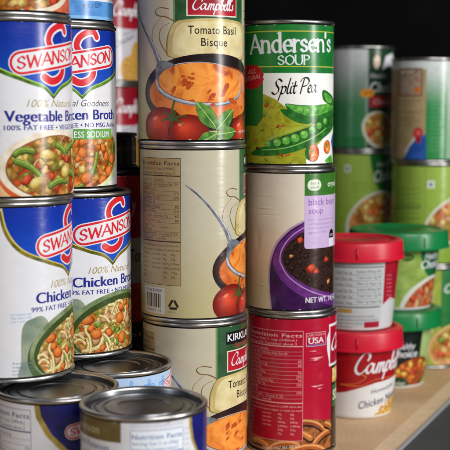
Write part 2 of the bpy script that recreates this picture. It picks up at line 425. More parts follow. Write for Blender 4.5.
# ------------------------------------------------------------------ handwriting (own pen strokes)
CAMP = [[(1.45, 1.35), (1.62, 1.75), (1.35, 2.15), (.85, 1.95), (.35, 1.25), (.12, .55), (.35, .06), (.8, .02), (1.35, .5)],
        [(2.2, .8), (1.9, .98), (1.5, .7), (1.4, .25), (1.65, .02), (2.0, .3), (2.25, .92), (2.15, .35), (2.3, .03), (2.6, .3), (2.85, .95), (2.75, .5), (2.62, 0)],
        [(2.7, .4), (3.0, .92), (3.2, .88), (3.12, .45), (3.02, 0)], [(3.1, .4), (3.4, .92), (3.6, .85), (3.52, .3), (3.62, .03), (3.85, .3), (4.12, .98), (3.95, .2), (3.7, -.75)],
        [(4.0, .55), (4.3, .98), (4.62, .75), (4.5, .2), (4.2, .0), (4.02, .15)],
        [(4.6, .2), (4.95, .7), (5.25, 1.7), (5.12, 1.98), (4.98, 1.3), (4.9, .3), (5.05, .02), (5.35, .2), (5.48, .65), (5.3, .85), (5.15, .7)],
        [(5.45, .35), (5.8, .6), (5.92, .9), (5.72, .98), (5.55, .6), (5.6, .12), (5.85, .0), (6.1, .35), (6.45, 1.3), (6.5, 1.85), (6.35, 1.95), (6.22, 1.2), (6.2, .25), (6.35, .0), (6.6, .35),
         (6.92, 1.3), (6.97, 1.85), (6.82, 1.95), (6.69, 1.2), (6.67, .25), (6.8, .0), (7.0, .2)],
        [(7.35, 2.0), (7.2, 1.6)], [(7.62, .95), (7.38, .78), (7.55, .4), (7.4, .03), (7.1, .12)]]
PEA = [[(1.2, 1.7), (.85, 1.98), (.45, 1.7), (.55, 1.2), (.88, .75), (.78, .2), (.35, .0), (0, .25)],
       [(1.15, .9), (1.38, .98), (1.25, .2), (.95, -.85)], [(1.3, .6), (1.6, .98), (1.88, .8), (1.78, .25), (1.48, .02), (1.25, .15)],
       [(2.4, 2.0), (2.18, 1.0), (2.08, .2), (2.22, .02), (2.38, .15)], [(2.6, .88), (2.5, .2), (2.62, .02), (2.78, .15)], [(2.72, 1.28), (2.75, 1.38)],
       [(3.15, 1.55), (2.98, .6), (2.98, .1), (3.15, .02), (3.32, .2)], [(2.8, .95), (3.35, .98)],
       [(4.3, 1.8), (4.1, .9), (3.9, -.1)], [(3.8, 1.5), (4.1, 1.92), (4.75, 1.95), (5.05, 1.5), (4.75, 1.0), (4.25, .85)],
       [(5.05, .45), (5.33, .6), (5.42, .85), (5.22, .97), (5.0, .6), (5.02, .15), (5.27, 0), (5.5, .2)],
       [(6.15, .8), (5.9, .97), (5.6, .65), (5.55, .2), (5.75, .02), (6.0, .3), (6.22, .92), (6.12, .3), (6.22, .03), (6.42, .2)]]
def script(a, strokes, u, v, xh, W, total, m, w, rot=0, slant=.12, nib=(.6, .3)):
    """strokes scaled so their total width is W (mm); xh = height of a small letter"""
    sx = W/total; c, q = math.cos(rot), math.sin(rot); out = []
    for st in strokes:
        out.append([(u+((x*sx+y*xh*slant)*c-y*xh*q), v+((x*sx+y*xh*slant)*q+y*xh*c)) for x, y in st])
    a.stroke(out, w, m, nib=nib, k=5)
def scriptp(a, strokes, p0, p1, xhpx, total, m, wpx, **kw):
    A, B = a.P(*p0), a.P(*p1)
    script(a, strokes, A[0], A[1], xhpx*a.k, math.hypot(B[0]-A[0], B[1]-A[1]), total, m, wpx*a.k, rot=math.atan2(B[1]-A[1], B[0]-A[0]), **kw)

def nutrition(a, u0, v0, u1, v1, m, rows, head=('Serving Size 1 cup (240mL)', 'Servings Per Container about 2'), foot=6, lw=.3, cols=True, title=1.0, sep=True):
    a.outline(u0, v0, u1, v1, lw, m); W = u1-u0-2; x = u0+1.0
    n = len(rows)+len(head)+3+foot; st = (v1-v0-1)/(n+.8); y = v1-1-st*1.25
    a.text('Nutrition Facts', x, y, st*.85*title, m, w=W, bold=.02)
    for t in head:
        y -= st; a.text(t, x, y, st*.58, m, w=W*.92)
    y -= st*.45; a.rect(u0+lw, y, u1-lw, y+st*.22, m)
    for t, r in rows:
        y -= st; a.text(t, x+(1.5 if t[0] == ' ' else 0), y, st*.56, m, bold=.006, maxw=W*(.78 if r else .97))
        if r: a.text(r, u1-1.1, y, st*.56, m, align='r', bold=.012)
        a.rect(x, y-st*.28, u1-1, y-st*.28+.16, m)
    y -= st*.5; a.rect(u0+lw, y, u1-lw, y+st*.2, m)
    random.seed(3)
    for i in range(foot):
        y -= st
        if cols and i > 1:
            FT = (('Total Fat', 'Less than', '65g', '80g'), ('Sat Fat', 'Less than', '20g', '25g'), ('Cholest', 'Less than', '300mg', '300mg'), ('Sodium', 'Less than', '2,400mg', '2,400mg'), ('Carb', '', '300g', '375g'), ('Fiber', '', '25g', '30g'))
            for j, t in enumerate(FT[(i-2) % 6]):
                a.text(t, x+W*(.0, .34, .62, .82)[j], y, st*.5, m, maxw=W*(.3, .26, .18, .18)[j])
        else: a.text(('*Percent Daily Values are based on a 2,000 calorie diet', 'Your daily values may be higher or lower by need')[i % 2], x, y, st*.5, m, w=W)
def smallprint(a, u, v, W, n, st, m, words=None, cap=None):
    W0 = ['no preservatives added', 'good source of fiber and', 'ingredients water chicken', 'salt cream natural flavor', 'carrots celery onion salt', 'sugar yeast extract corn']
    for i in range(n): a.text((words or W0)[i % len(words or W0)], u, v-i*st, cap or st*.55, m, w=W*(1 if i < n-1 else .7))

# ------------------------------------------------------------------ food pictures
def blob(cu, cv, r, asp, rot, n=9, j=.2):
    c, q = math.cos(rot), math.sin(rot); o = []
    for i in range(n):
        t = 2*PI*i/n; rr = r*(1+random.uniform(-j, j)); x, y = rr*math.cos(t), rr*math.sin(t)*asp
        o.append((cu+x*c-y*q, cv+x*q+y*c))
    return o
def in_ell(p, e):
    cu, cv, ru, rv, rot = e; c, q = math.cos(-rot), math.sin(-rot)
    x, y = p[0]-cu, p[1]-cv; X, Y = (x*c-y*q)/ru, (x*q+y*c)/rv; d = math.hypot(X, Y)
    if d <= .99: return p
    X, Y = X/d*.99*ru, Y/d*.99*rv; c, q = math.cos(rot), math.sin(rot)
    return (cu+X*c-Y*q, cv+X*q+Y*c)
def rnd_in(e, k=.9):
    cu, cv, ru, rv, rot = e; t = random.uniform(0, 2*PI); r = k*math.sqrt(random.random())
    x, y = ru*r*math.cos(t), rv*r*math.sin(t); c, q = math.cos(rot), math.sin(rot)
    return cu+x*c-y*q, cv+x*q+y*c
def chunk(a, e, c, r, asp, rot, cols, j=.2, n=9, lim=True):
    f = (lambda p: in_ell(p, e)) if lim else (lambda p: p)
    def go(off, rr, m, jj):
        pts = [f(p) for p in catmull(blob(c[0]+off[0], c[1]+off[1], rr, asp, rot, n, jj), True, 3)]
        a.put(*cdt([pts]), m)
    sd = random.random(); out = (cols[0], cols[1], cols[1], cols[2])
    go((.1*r, -.14*r), r*1.04, cols[0], j*1.3)
    st_ = random.getstate(); go((0, 0), r*.96, mid_ink(cols[0], cols[1]), j*1.3); random.setstate(st_); go((-.03*r, .04*r), r*.84, cols[1], j*1.3); random.setstate(st_); go((-.09*r, .12*r), r*.6, mid_ink(cols[1], cols[2]), j*1.3); random.setstate(st_); go((-.13*r, .18*r), r*.36, cols[2], j*1.3)
def bean(a, e, p, L, w, rot, cols, bend=.15):
    pts = [(p[0]+L*(t-.5)*math.cos(rot)-bend*L*(1-4*(t-.5)**2)*math.sin(rot), p[1]+L*(t-.5)*math.sin(rot)+bend*L*(1-4*(t-.5)**2)*math.cos(rot)) for t in (0, .25, .5, .75, 1)]
    pts = [in_ell(q, e) for q in pts]
    a.stroke([[(x+.1, y-.25*w) for x, y in pts]], w*1.2, cols[0], k=3); a.stroke([pts], w, cols[1], k=3)
    a.stroke([[(x-.05, y+.18*w) for x, y in pts]], w*.35, cols[2], k=3)
HEXOF = {}
def ink3(x):
    m = ink(x, var=.26, sc=.6); HEXOF[m.name] = x; return m
def mixhex(a, b, t=.5): return '#'+''.join('%02x' % round(int(a[i:i+2], 16)*(1-t)+int(b[i:i+2], 16)*t) for i in (1, 3, 5))
def mid_ink(a, b):
    if a.name in HEXOF and b.name in HEXOF: return ink3(mixhex(HEXOF[a.name], HEXOF[b.name]))
    return b
def soft(a, cx, cy, rx, ry, c0, c1, n=7, off=(-.3, .3), rot=0):
    for i in range(n):
        t = i/(n-1); k = 1-.82*t
        a.ell(cx+off[0]*rx*(1-k), cy+off[1]*ry*(1-k), rx*k, ry*k, ink(mixhex(c0, c1, t**1.3), var=.08, sc=.5), rot, 36)
def O3(*c): return [ink3(x) for x in c]
CARROT = lambda: O3('#8a3a10', '#d06a24', '#dd8a44'); GREEN = lambda: O3('#3c5216', '#67852c', '#93a850')
POTATO = lambda: O3('#8d7028', '#c8ac54', '#dfd08e'); TOMATO = lambda: O3('#7a1c0c', '#bb3a1e', '#d0603c')
NOODLE = lambda: O3('#94742f', '#cdb878', '#e6dbae'); MEAT = lambda: O3('#84542c', '#bb9060', '#d6b48a')
PEAS = lambda: O3('#2a5a12', '#79b02e', '#bcdc78')

# ------------------------------------------------------------------ label: blue and white broth can
BLUE = ink('#1148b4', '#0a2c94', v=(70, 108)); BLUE2 = ink('#134cbc', '#0c2f9c', v=(70, 108))
WHT = ink('#d8d9de', var=.03, sc=.1); NAVY = ink('#232a86'); RED = ink('#cc1f2c', var=.06); GOLDT = ink('#a08a4e')
def pill(a, c, v, L, hgt, rot, m, shear=0):
    r = hgt/2; pts = []
    for i in range(9): t = PI/2+PI*i/8; pts.append((-L/2+r+r*math.cos(t), r*math.sin(t)))
    for i in range(9): t = -PI/2+PI*i/8; pts.append((L/2-r+r*math.cos(t), r*math.sin(t)))
    q, s = math.cos(rot), math.sin(rot)
    a.put([(c+x*q-y*s, v+x*s+y*q) for x, y in pts], [tuple(range(len(pts)))], m)
def swan_logo(a, c, v, k=1.0, txt='SWANSON'):
    rot = math.radians(9)
    S = [(11, 15), (8.5, 18.5), (3, 18), (-2.5, 14.5), (-4.5, 9), (-1.5, 4), (3, 0), (7, -5), (7.5, -10), (3.5, -14), (-2.5, -15.5), (-8, -13)]
    S = [(c+x*k, v+(y+1)*k) for x, y in S]
    a.stroke([S], 6.6*k, WHT, taper=(.95, .95)); a.stroke([S], 4.6*k, RED, taper=(.8, 1))
    pill(a, c, v, 62*k, 15.6*k, rot, WHT); pill(a, c, v, 60.6*k, 14.2*k, rot, RED); pill(a, c, v, 57.4*k, 11.2*k, rot, WHT)
    a.roman(txt, c-26*k*math.cos(rot)+3.2*k*math.sin(rot)*.5, v-26*k*math.sin(rot)-3.4*k, 4.7*k, 50.5*k, RED, pen=.33, shear=.22, rot=rot, serif=.12)
def broth(kind, c):
    def paint(a):
        top = a.v1; a.base(WHT)
        edge = {'veg': '#5f9a2c', 'nat': '#6f9a3a', 'chk': '#8f7d2a'}[kind]
        L = [(-50, top+1), (-46.5, top-14), (-37, top-26), (-18.5, top-34), (-7, top-38), (0, top-44)]
        crv = catmull(L, False, 5)
        def side(sh, m, inset):
            pts = [(c+x*inset, y+sh) for x, y in crv]; pts += [(c-x*inset*(1), y+sh) for x, y in reversed(crv[:-1])]
            pts = [(x, min(y, top+1)) for x, y in pts]; a.put(*cdt([pts]), m)
        side(-2.6, ink(edge, '#3b4a12', sc=.12), 1.045); side(-.6, ink({'veg': '#a8d24a', 'nat': '#9fc860', 'chk': '#cdbb62'}[kind]), 1.02); side(0, BLUE if kind != 'chk' else BLUE2, 1)
        swan_logo(a, c+1, top-21)
        gt = {'veg': ('100% Natural', GOLDT), 'nat': ('Natural Goodness', ink('#4a4a4e')), 'chk': ('100% Natural', GOLDT)}[kind]
        a.text(gt[0], c+1, top-51.3, 4.6, gt[1], w=40 if kind != 'nat' else 46, shear=.3, align='c')
        t2 = {'veg': 'Vegetable Broth', 'nat': 'Chicken Broth', 'chk': 'Chicken Broth'}[kind]
        a.text(t2, c+1, top-60.2, 6.9, NAVY, w=67 if kind == 'veg' else 61, bold=.085, align='c')
        t3 = {'veg': '100% FAT FREE • VEGETARIAN', 'nat': '99% FAT FREE • NO MSG Added', 'chk': '99% FAT FREE • NO MSG Added'}[kind]
        a.text(t3, c+1, top-65.4, 3.1, NAVY, w=68 if kind != 'nat' else 64, bold=.06, align='c')
        LB = ink('#5c9ccb')
        smallprint(a, c-48 if kind == 'veg' else c-46, top-67, 13, 3, 2.2, LB, ['EAT SMART LIVE', 'WELL ABOUT ONE', 'CUP A DAY'], 1.4)
        # rear: blue box with facts
        nutrition(a, c-95, 8, c-55, top-3, ink('#2a4a9a'), [('Calories 10', ''), ('Total Fat 0g', '0%'), ('Sodium 850mg', '35%'), ('Total Carb 1g', '0%'), ('Sugars 0g', ''), ('Protein 1g', '')], foot=5)
        random.seed({'veg': 11, 'nat': 23, 'chk': 31}[kind]+1)
        if kind == 'veg':
            a.poly([(c-50, 0), (c-50, 38), (c-44, 40), (c-36, 20), (c-20, 3), (c+20, 3), (c+50, 0)], ink('#d9a26a', '#e8c89a', sc=.1))
            a.ell(c+1, 19, 39, 23.6, ink('#c8522a', '#e07a48', v=(0, 22)), .03, 56)
            a.ell(c+1, 21.6, 38.4, 22.5, ink('#d9c9b0', '#e8dfd0', sc=.1), .03, 56)
            e = (c+2, 21, 33.5, 19, .03)
            a.ell(c+2, 21, 34.6, 19.8, ink('#8a5a34'), .03, 56)
            a.ell(*e[:4], mix_ink('vegetable_soup', ['#a83c18', '#7a4a18', '#c8a04c', '#6f7a24', '#b0641e', '#8a5420', '#c04a20', '#d0b468'], .23), .03, 56)
            for i in range(26):
                p = rnd_in(e); r = random.random()
                if r < .3: chunk(a, e, p, random.uniform(2.6, 4), .7, random.uniform(0, PI), TOMATO())
                elif r < .62: chunk(a, e, p, random.uniform(3, 4.8), .62, random.uniform(0, PI), POTATO())
                elif r < .8: bean(a, e, p, random.uniform(10, 16), 1.1, random.uniform(0, PI), MEAT(), .3)
                else: chunk(a, e, p, random.uniform(2.6, 4.2), .6, random.uniform(0, PI), GREEN())
            for p, L_, r in (((c-18, 20), 20, -.6), ((c+8, 30), 15, -.7), ((c+4, 11), 16, .15), ((c-22, 31), 13, .1), ((c+18, 33), 12, .3), ((c+20, 15), 14, -.4)):
                bean(a, e, p, L_, 3.2, r, GREEN(), .1)
            chunk(a, e, (c+10, 18), 5, .85, .3, POTATO(), .12); chunk(a, e, (c-14, 12), 5.4, .6, .6, POTATO(), .12); chunk(a, e, (c-6, 29), 6, .55, 0, POTATO(), .12)
            chunk(a, e, (c+12, 26), 3.2, .8, 0, TOMATO(), .12); chunk(a, e, (c-20, 14), 4, .6, .7, TOMATO(), .12)
        elif kind == 'nat':
            e = (c+4, 22, 32, 19, .25)
            a.ell(c+4, 19.5, 36, 21.5, ink('#c9cf9a', '#dde0c0', sc=.15), .25, 50)
            a.ell(*e[:4], mix_ink('stew', ['#8a4210', '#c8701e', '#d89a44', '#9a5418', '#6f6a1c', '#d8641c', '#b87a2c'], .3), .25, 50)
            for i in range(30):
                p = rnd_in(e); chunk(a, e, p, random.uniform(1.8, 3.6), .8, random.uniform(0, PI), random.choice([CARROT, MEAT, POTATO, CARROT])(), .25)
            for p, L_, r in (((c-16, 30), 26, .7), ((c+2, 14), 30, .95), ((c+24, 24), 22, 1.2)): bean(a, e, p, L_, 2.8, r, GREEN(), -.14)
            for p in ((c+2, 10), (c+16, 8), (c+23, 14), (c+27, 22)):
                chunk(a, e, p, 4.6, .8, random.uniform(.3, .9), CARROT(), .1, 5)
            a.rect(c-26, top-73.5, c+27, top-66.6, ink('#3f8a34', '#6aa84a', u=(c-20, c+30)))
            a.text('45% LESS SODIUM', c-20, top-72.3, 4.2, WHT, w=43, bold=.03)
        else:
            a.poly([(c-40, 0), (c-40, 14), (c-39, 34), (c-33, 40), (c-22, 38), (c-10, 4)], ink('#9aa18c', '#6f8272', sc=.08), True)
            DG = ink('#4a5f33', '#2f4423', v=(0, 40)); rot = .17
            a.ell(c+3, 18, 39.5, 25.5, DG, rot, 56); a.ell(c+3, 21.5, 37.8, 23, ink('#8c9b72', '#5d7346', sc=.12), rot, 56)
            a.ell(c+4, 20, 36.2, 21.6, ink('#37481f'), rot, 56)
            e = (c+4, 18.6, 33.5, 19, rot)
            a.ell(*e[:4], mix_ink('chicken_noodle', ['#c8ac5c', '#8a7426', '#e0cf94', '#b87a2c', '#7f8a2c', '#d8c07a', '#a88434', '#c8581c'], .3), rot, 56)
            for i in range(85):
                p = rnd_in(e, .96); r = random.random()
                if r < .5: bean(a, e, p, random.uniform(7, 12), random.uniform(1.5, 2.6), random.uniform(0, PI), NOODLE(), random.uniform(-.35, .35))
                elif r < .68: chunk(a, e, p, random.uniform(2.2, 3.4), .75, random.uniform(0, PI), CARROT())
                elif r < .82: chunk(a, e, p, random.uniform(3, 4.5), .65, random.uniform(0, PI), MEAT())
                else: chunk(a, e, p, random.uniform(1.8, 3), .6, random.uniform(0, PI), GREEN())
            for p in ((c-14, 17), (c+6, 26), (c+8, 12), (c-20, 27)): chunk(a, e, p, 4.2, .8, random.uniform(0, 1), CARROT(), .12)
            smallprint(a, c-45.5, 12, 13, 4, 2.3, ink('#6f7a98'), ['Serving', 'suggestion', 'and recipe', 'idea'], 1.3)
    return paint

# ------------------------------------------------------------------ label: beige tomato soup can
def tomato(c, facts=True, seed=1):
    def paint(a):
        BG = ink('#b3a87c', '#b9b39c', v=(0, 80), var=.03, sc=.15); a.base(BG); top = a.v1
        DGR = ink('#2f5a34', '#24482a', sc=.1)
        a.rect(c-28, 52, c+28, top, DGR)
        for s in (-1, 1): a.rect(c+s*28-(1.4 if s > 0 else 0), 52, c+s*28+(1.4 if s < 0 else 0), top, ink('#6e8a5e'))
        a.rect(c-20, 102, c+20, 110.5, ink('#100e10')); a.text('KIRKLAND', c-18.5, 104.2, 4.9, WHT, w=37, bold=.05)
        a.text('Signature', c, 99.6, 3.0, ink('#b01c2a'), w=26, shear=.35, align='c')
        a.rect(c-19, 83.2, c+19, 97.8, ink('#d9d0c4')); a.rect(c-18.2, 84, c+18.2, 97, ink('#b1192a', '#8f1220', v=(84, 97)))
        script(a, CAMP, c-15.5, 87.4, 3.9, 30.5, 7.6, WHT, 1.15)
        # cartouche
        pts = [(-29, 57), (-32, 64), (-31, 72), (-27, 79), (-20, 81), (0, 82), (20, 81), (27, 79), (31, 72), (32, 64), (29, 57), (0, 55)]
        a.poly([(c+x*1.02, y-.3) for x, y in pts], ink('#7d6a34'), True)
        a.poly([(c+x*.99, y) for x, y in pts], ink('#b8a468', '#c9b67c', sc=.1), True)
        a.poly([(c+x*.88, 68+(y-68)*.88) for x, y in pts], ink('#cfc08c', '#d8cc9e', sc=.1), True)
        BR = ink('#7a5a26')
        for s in (-1, 1):
            a.stroke([[(c+s*27, 80), (c+s*33, 83), (c+s*39, 84), (c+s*41, 87), (c+s*37, 89), (c+s*31, 88)]], .9, BR, nib=(.5, .3))
            a.stroke([[(c+s*30, 79), (c+s*36, 76), (c+s*38, 70), (c+s*35, 63), (c+s*32, 60)]], .7, BR, nib=(.5, .3))
            a.stroke([[(c+s*36, 83), (c+s*43, 76), (c+s*44, 68), (c+s*40, 62)]], .45, BR, nib=(.5, .3))
        INKD = ink('#2c2410')
        a.text('Tomato Basil', c, 72, 5.2, INKD, w=36, bold=.02, align='c'); a.text('Bisque', c, 64.2, 5.2, INKD, w=19, bold=.02, align='c')
        # bowl
        a.ell(c-2, 34.5, 50, 25, ink('#140c10', '#2a1a1e', sc=.1), 0, 64)
        a.ell(c-2, 36.5, 48.5, 22.5, ink('#3a1d16', '#1c0e10', v=(30, 58)), 0, 64)
        SOUP = food_ink('tomato_bisque', ['#a83c14', '#c86424', '#d87c30', '#cc6826', '#a03a12'], .045, .8, 3)
        a.ell(c-2, 34, 45.5, 18.2, ink('#7d2c0e'), 0, 64); a.ell(c-2, 33.6, 44.8, 17.6, SOUP, 0, 64)
        # spoon
        SP = ink('#7f848c', '#4b4e58', sc=.15); SPL = ink('#c9ccd2', '#9a9da6', sc=.2)
        a.stroke([[(c-70, 92), (c-60, 84), (c-50, 73), (c-42, 62), (c-37.5, 53)]], 3.4, SP, taper=(.12, 1.25))
        a.stroke([[(c-69, 92.3), (c-59.3, 84.3), (c-49.3, 73.3), (c-41, 62.3), (c-36.8, 53)]], 1.1, SPL, taper=(.12, 1.2))
        a.ell(c-8, 39.5, 34, 14.4, SP, -.06, 56); a.ell(c-8, 40.0, 33.4, 13.9, ink('#a9acb4'), -.06, 56); a.ell(c-8, 40.2, 32.9, 13.4, SPL, -.06, 56); a.ell(c-7.4, 40.5, 32.2, 13, ink('#8a5a48'), -.06, 56)
        a.poly([(c-39, 54), (c-33, 54.5), (c-24, 50), (c-30, 42), (c-40, 42), (c-41, 49)], SP, True)
        S2 = food_ink('bisque_spoonful', ['#b8501a', '#d87a2c', '#e6963e', '#dc8030', '#a84418'], .06, .9, 3)
        a.ell(c-7, 40.6, 31.6, 12.6, S2, -.06, 56)
        random.seed(seed)
        for i in range(12):
            p = rnd_in((c-7, 40.6, 29, 10.5, 0)); chunk(a, (c-7, 40.6, 31, 12, 0), p, random.uniform(1.2, 3), .5, random.uniform(0, 1), [food_ink('bisque_herb', ['#a8401a', '#b8501e', '#8a2c10'], .5)]*3, .4)
        for i in range(9):
            p = rnd_in((c-2, 26, 36, 6, 0)); chunk(a, (c-2, 33.6, 44, 17, 0), p, random.uniform(1, 2.4), .5, 0, [food_ink('bisque_herb', ['#a8401a', '#b8501e', '#8a2c10'], .5)]*3, .4)
        # tomatoes and basil
        TR = ink('#a32014', '#d0402a', sc=.12); TH = ink('#e07a60')
        for x, y, r in ((-36, 12, 15), (-18, 9, 13), (27, 8, 14), (46, 9, 12)):
            soft(a, c+x, y, r*1.06, r*.86, '#6e140c', '#d8482e', 9); a.ell(c+x-r*.38, y+r*.36, r*.16, r*.08, TH, .4, 16)
        ST = ink('#3c5a2a')
        for x, y in ((-28, 17), (36, 14)):
            for k in range(6):
                t = k*1.05+.3; a.stroke([[(c+x, y), (c+x+5*math.cos(t), y+3*math.sin(t)+1), (c+x+10*math.cos(t), y+6.5*math.sin(t))]], 2, ST, taper=(1, .15))
            a.stroke([[(c+x, y), (c+x-.5, y+6), (c+x+1, y+12)]], 1.3, ST)
        for x, y, r, L_, wd in ((-10, 15, 2.25, 22, 11), (12, 13, .75, 19, 10), (2, 4, -.9, 16, 9), (6, 5, .1, 17, 9), (-4, 6, 3.6, 15, 9)):
            q, s = math.cos(r), math.sin(r); P_ = []
            for t, ww in ((0, 0), (.2, .7), (.5, 1), (.8, .6), (1, 0), (.8, -.6), (.5, -1), (.2, -.7)):
                lx, ly = L_*t, wd*.5*ww; P_.append((c+1+lx*q-ly*s, y*.4+5+lx*s+ly*q))
            a.poly([(X_+.5, Y_-.7) for X_, Y_ in P_], ink('#1f3a12'), True); a.poly(P_, ink('#3a6a28', '#64923e', sc=.2), True)
            a.stroke([[P_[0], P_[4]]], .5, ink('#a8c878'), smooth=False)
        a.text('NET WT 18.8 OZ', c+22, 7.6, 1.8, WHT, w=20)
        # facts and bar code
        INK = ink('#2a2114'); f0 = c-108
        a.rect(f0, 25, c-73, top-5, ink('#a8926c', '#9f8a62', sc=.1))
        nutrition(a, f0, 25, c-73, top-5, INK, [('Amount Per Serving', ''), ('Calories 180  Calories from Fat 100', ''), ('% Daily Value*', ''), ('Total Fat 11g', '17%'), (' Saturated Fat 6g', '30%'), (' Trans Fat 0g', ''), ('Cholesterol 25mg', '8%'), ('Sodium 890mg', '37%'), ('Total Carbohydrate 17g', '6%'), (' Dietary Fiber 2g', '8%'), (' Sugars 11g', ''), ('Protein 3g', ''), ('Vitamin A 15%   Vitamin C 2%', ''), ('Calcium 4%    Iron 4%', '')], foot=8)
        a.rect(f0+3, 5.5, c-85, 23, ink('#c9c8c6', var=.03)); x = f0+6; random.seed(9)
        while x < c-88:
            w_ = random.choice([.35, .35, .7, 1.0]); a.rect(x, 9.5, x+w_, 19, INK); x += w_+random.choice([.4, .4, .8])
        a.text('19108 347008', f0+5, 20, 2.1, INK, w=16); a.text('0 51000 14', f0+5, 6.8, 1.7, INK, w=15)
        cx, cy = c-78.5, 12
        for k in range(3):
            t = PI/2+k*2*PI/3; t2 = t+2*PI/3
            p, q = (cx+4.4*math.cos(t), cy+4.4*math.sin(t)), (cx+4.4*math.cos(t2), cy+4.4*math.sin(t2))
            s1 = (p[0]*.78+q[0]*.22, p[1]*.78+q[1]*.22); s2 = (p[0]*.25+q[0]*.75, p[1]*.25+q[1]*.75)
            a.stroke([[s1, s2]], 1.7, INK, smooth=False)
        smallprint(a, c-82, 6.8, 7, 1, 2, INK, ['RECYCLE'], 1)
        smallprint(a, c-60, 60, 0.01, 0, 2, INK)
    return paint

# ------------------------------------------------------------------ the setting: shelf board with metal edging, dark wall
def quad_prism(pts, z0, z1):
    bm = bmesh.new(); lo = [bm.verts.new((x, y, z0)) for x, y in pts]; hi = [bm.verts.new((x, y, z1)) for x, y in pts]
    bm.faces.new(lo); bm.faces.new(hi); n = len(pts)
    for i in range(n): bm.faces.new([lo[i], lo[(i+1) % n], hi[(i+1) % n], hi[i]])
    bmesh.ops.recalc_face_normals(bm, faces=bm.faces); return bm
e0 = Vector((.1395, .902)); e1 = Vector((.195, 1.026)); ed = (e1-e0).normalized(); en = Vector((ed.y, -ed.x))   # en points off the shelf
def along(s, o): p = e0+ed*s+en*o; return (p.x, p.y)
def board_mat():
    m, N, L, B = newmat('particle_board')
    t = N.new('ShaderNodeTexCoord'); n = N.new('ShaderNodeTexNoise'); n.inputs['Scale'].default_value = 420; n.inputs['Detail'].default_value = 6
    n2 = N.new('ShaderNodeTexNoise'); n2.inputs['Scale'].default_value = 9; n2.inputs['Detail'].default_value = 4
    L.new(t.outputs['Object'], n.inputs[0]); L.new(t.outputs['Object'], n2.inputs[0])
    r = ramp(N, [(.3, '#c2a27c'), (.5, '#d6b68f'), (.72, '#e0c4a0')]); L.new(n.outputs[0], r.inputs[0])
    r2 = ramp(N, [(.35, '#e0d6c8'), (.65, '#ffffff')]); L.new(n2.outputs[0], r2.inputs[0])
    L.new(mixc(N, L, 1.0, r.outputs[0], r2.outputs[0], 'MULTIPLY'), B.inputs['Base Color'])
    B.inputs['Roughness'].default_value = .62
    b = N.new('ShaderNodeBump'); b.inputs['Strength'].default_value = .3; b.inputs['Distance'].default_value = .0004
    L.new(n.outputs[0], b.inputs['Height']); L.new(b.outputs[0], B.inputs['Normal'])
    return m
sh = link_mesh('shelf', quad_prism([along(-1.2, -.0165), along(2.0, -.0165), along(2.0, -.62), along(-1.2, -.62)], -.018, 0), board_mat(), smooth=False)
lp_ = link_mesh('lipping', quad_prism([along(-1.2, 0), along(2.0, 0), along(2.0, -.0163), along(-1.2, -.0163)], -.018, -.0002), solid('pale_wood_edge', '#e2c6a2', .55, 0, .12, 90, .0003, stretch=(1, 1, 1)), sh, False)
sh['kind'] = 'structure'
EDG = solid('brushed_metal', '#5b5c62', .45, .85, .15, 60, 0, stretch=(1, 1, 8))
em = link_mesh('edge_strip', quad_prism([along(-1.2, .0004), along(2.0, .0004), along(2.0, .0021), along(-1.2, .0021)], -.040, .0012), solid('bright_metal', '#adadb0', .4, .3, .1, 60), sh, False)
ef = link_mesh('front_rail', quad_prism([along(-1.2, .0023), along(2.0, .0023), along(2.0, .075), along(-1.2, .075)], -.05, -.0015), solid('grey_painted_steel', '#3f4147', .5, .1, .12, 12), sh, False)
bw = link_mesh('wall', quad_prism([(-1.6, 2.15), (2.6, 2.15), (2.6, 2.2), (-1.6, 2.2)], -.8, 1.6), BLACK, smooth=False); bw['kind'] = 'structure'
sw = link_mesh('cabinet_side', quad_prism([along(-.9, -.622), along(2.0, -.622), along(2.0, -.64), along(-.9, -.64)], -.2, .75), BLACK, smooth=False); sw['kind'] = 'structure'

# ------------------------------------------------------------------ the cans
GT = 'beige tomato soup cans in the middle stack'
T = [(-.0238, .2344, .1226, 17, 0, 'top soup can of the middle stack, bowl of orange bisque with spoon facing front'),
     (-.0229, .1118, .1226, 66, 0, 'middle soup can of the beige stack, nutrition table and bar code facing front'),
     (-.0217, 0, .1118, 43, -10.8, 'bottom can of the beige middle stack, green and red front turned half away')]
for i, (X, z, h_, c, off, lb) in enumerate(T): can('soup_can', lb, 'can', X, .845, z, h_, .0373, tomato(c, seed=i+1), GT, tr=(1.04, off))
GB = 'blue and white broth cans in the two left stacks'
can('broth_can', 'vegetable broth can at the far left with a picture of mixed vegetables', 'can', -.1368, .7645, .2025, .113, .039, broth('veg', 35.4), GB)
can('broth_can', 'chicken noodle picture broth can at the far left edge, under the vegetable broth can', 'can', -.1383, .7645, .0895, .113, .039, broth('chk', 51.7), GB)
can('broth_can', 'broth can with a green less sodium band above carrots and green beans', 'can', -.1145, .840, .2025, .113, .0378, broth('nat', 19), GB)
can('broth_can', 'chicken broth can with green bowl of noodles, directly below the less sodium can', 'can', -.1047, .834, .0895, .113, .0378, broth('chk', 31.2), GB)

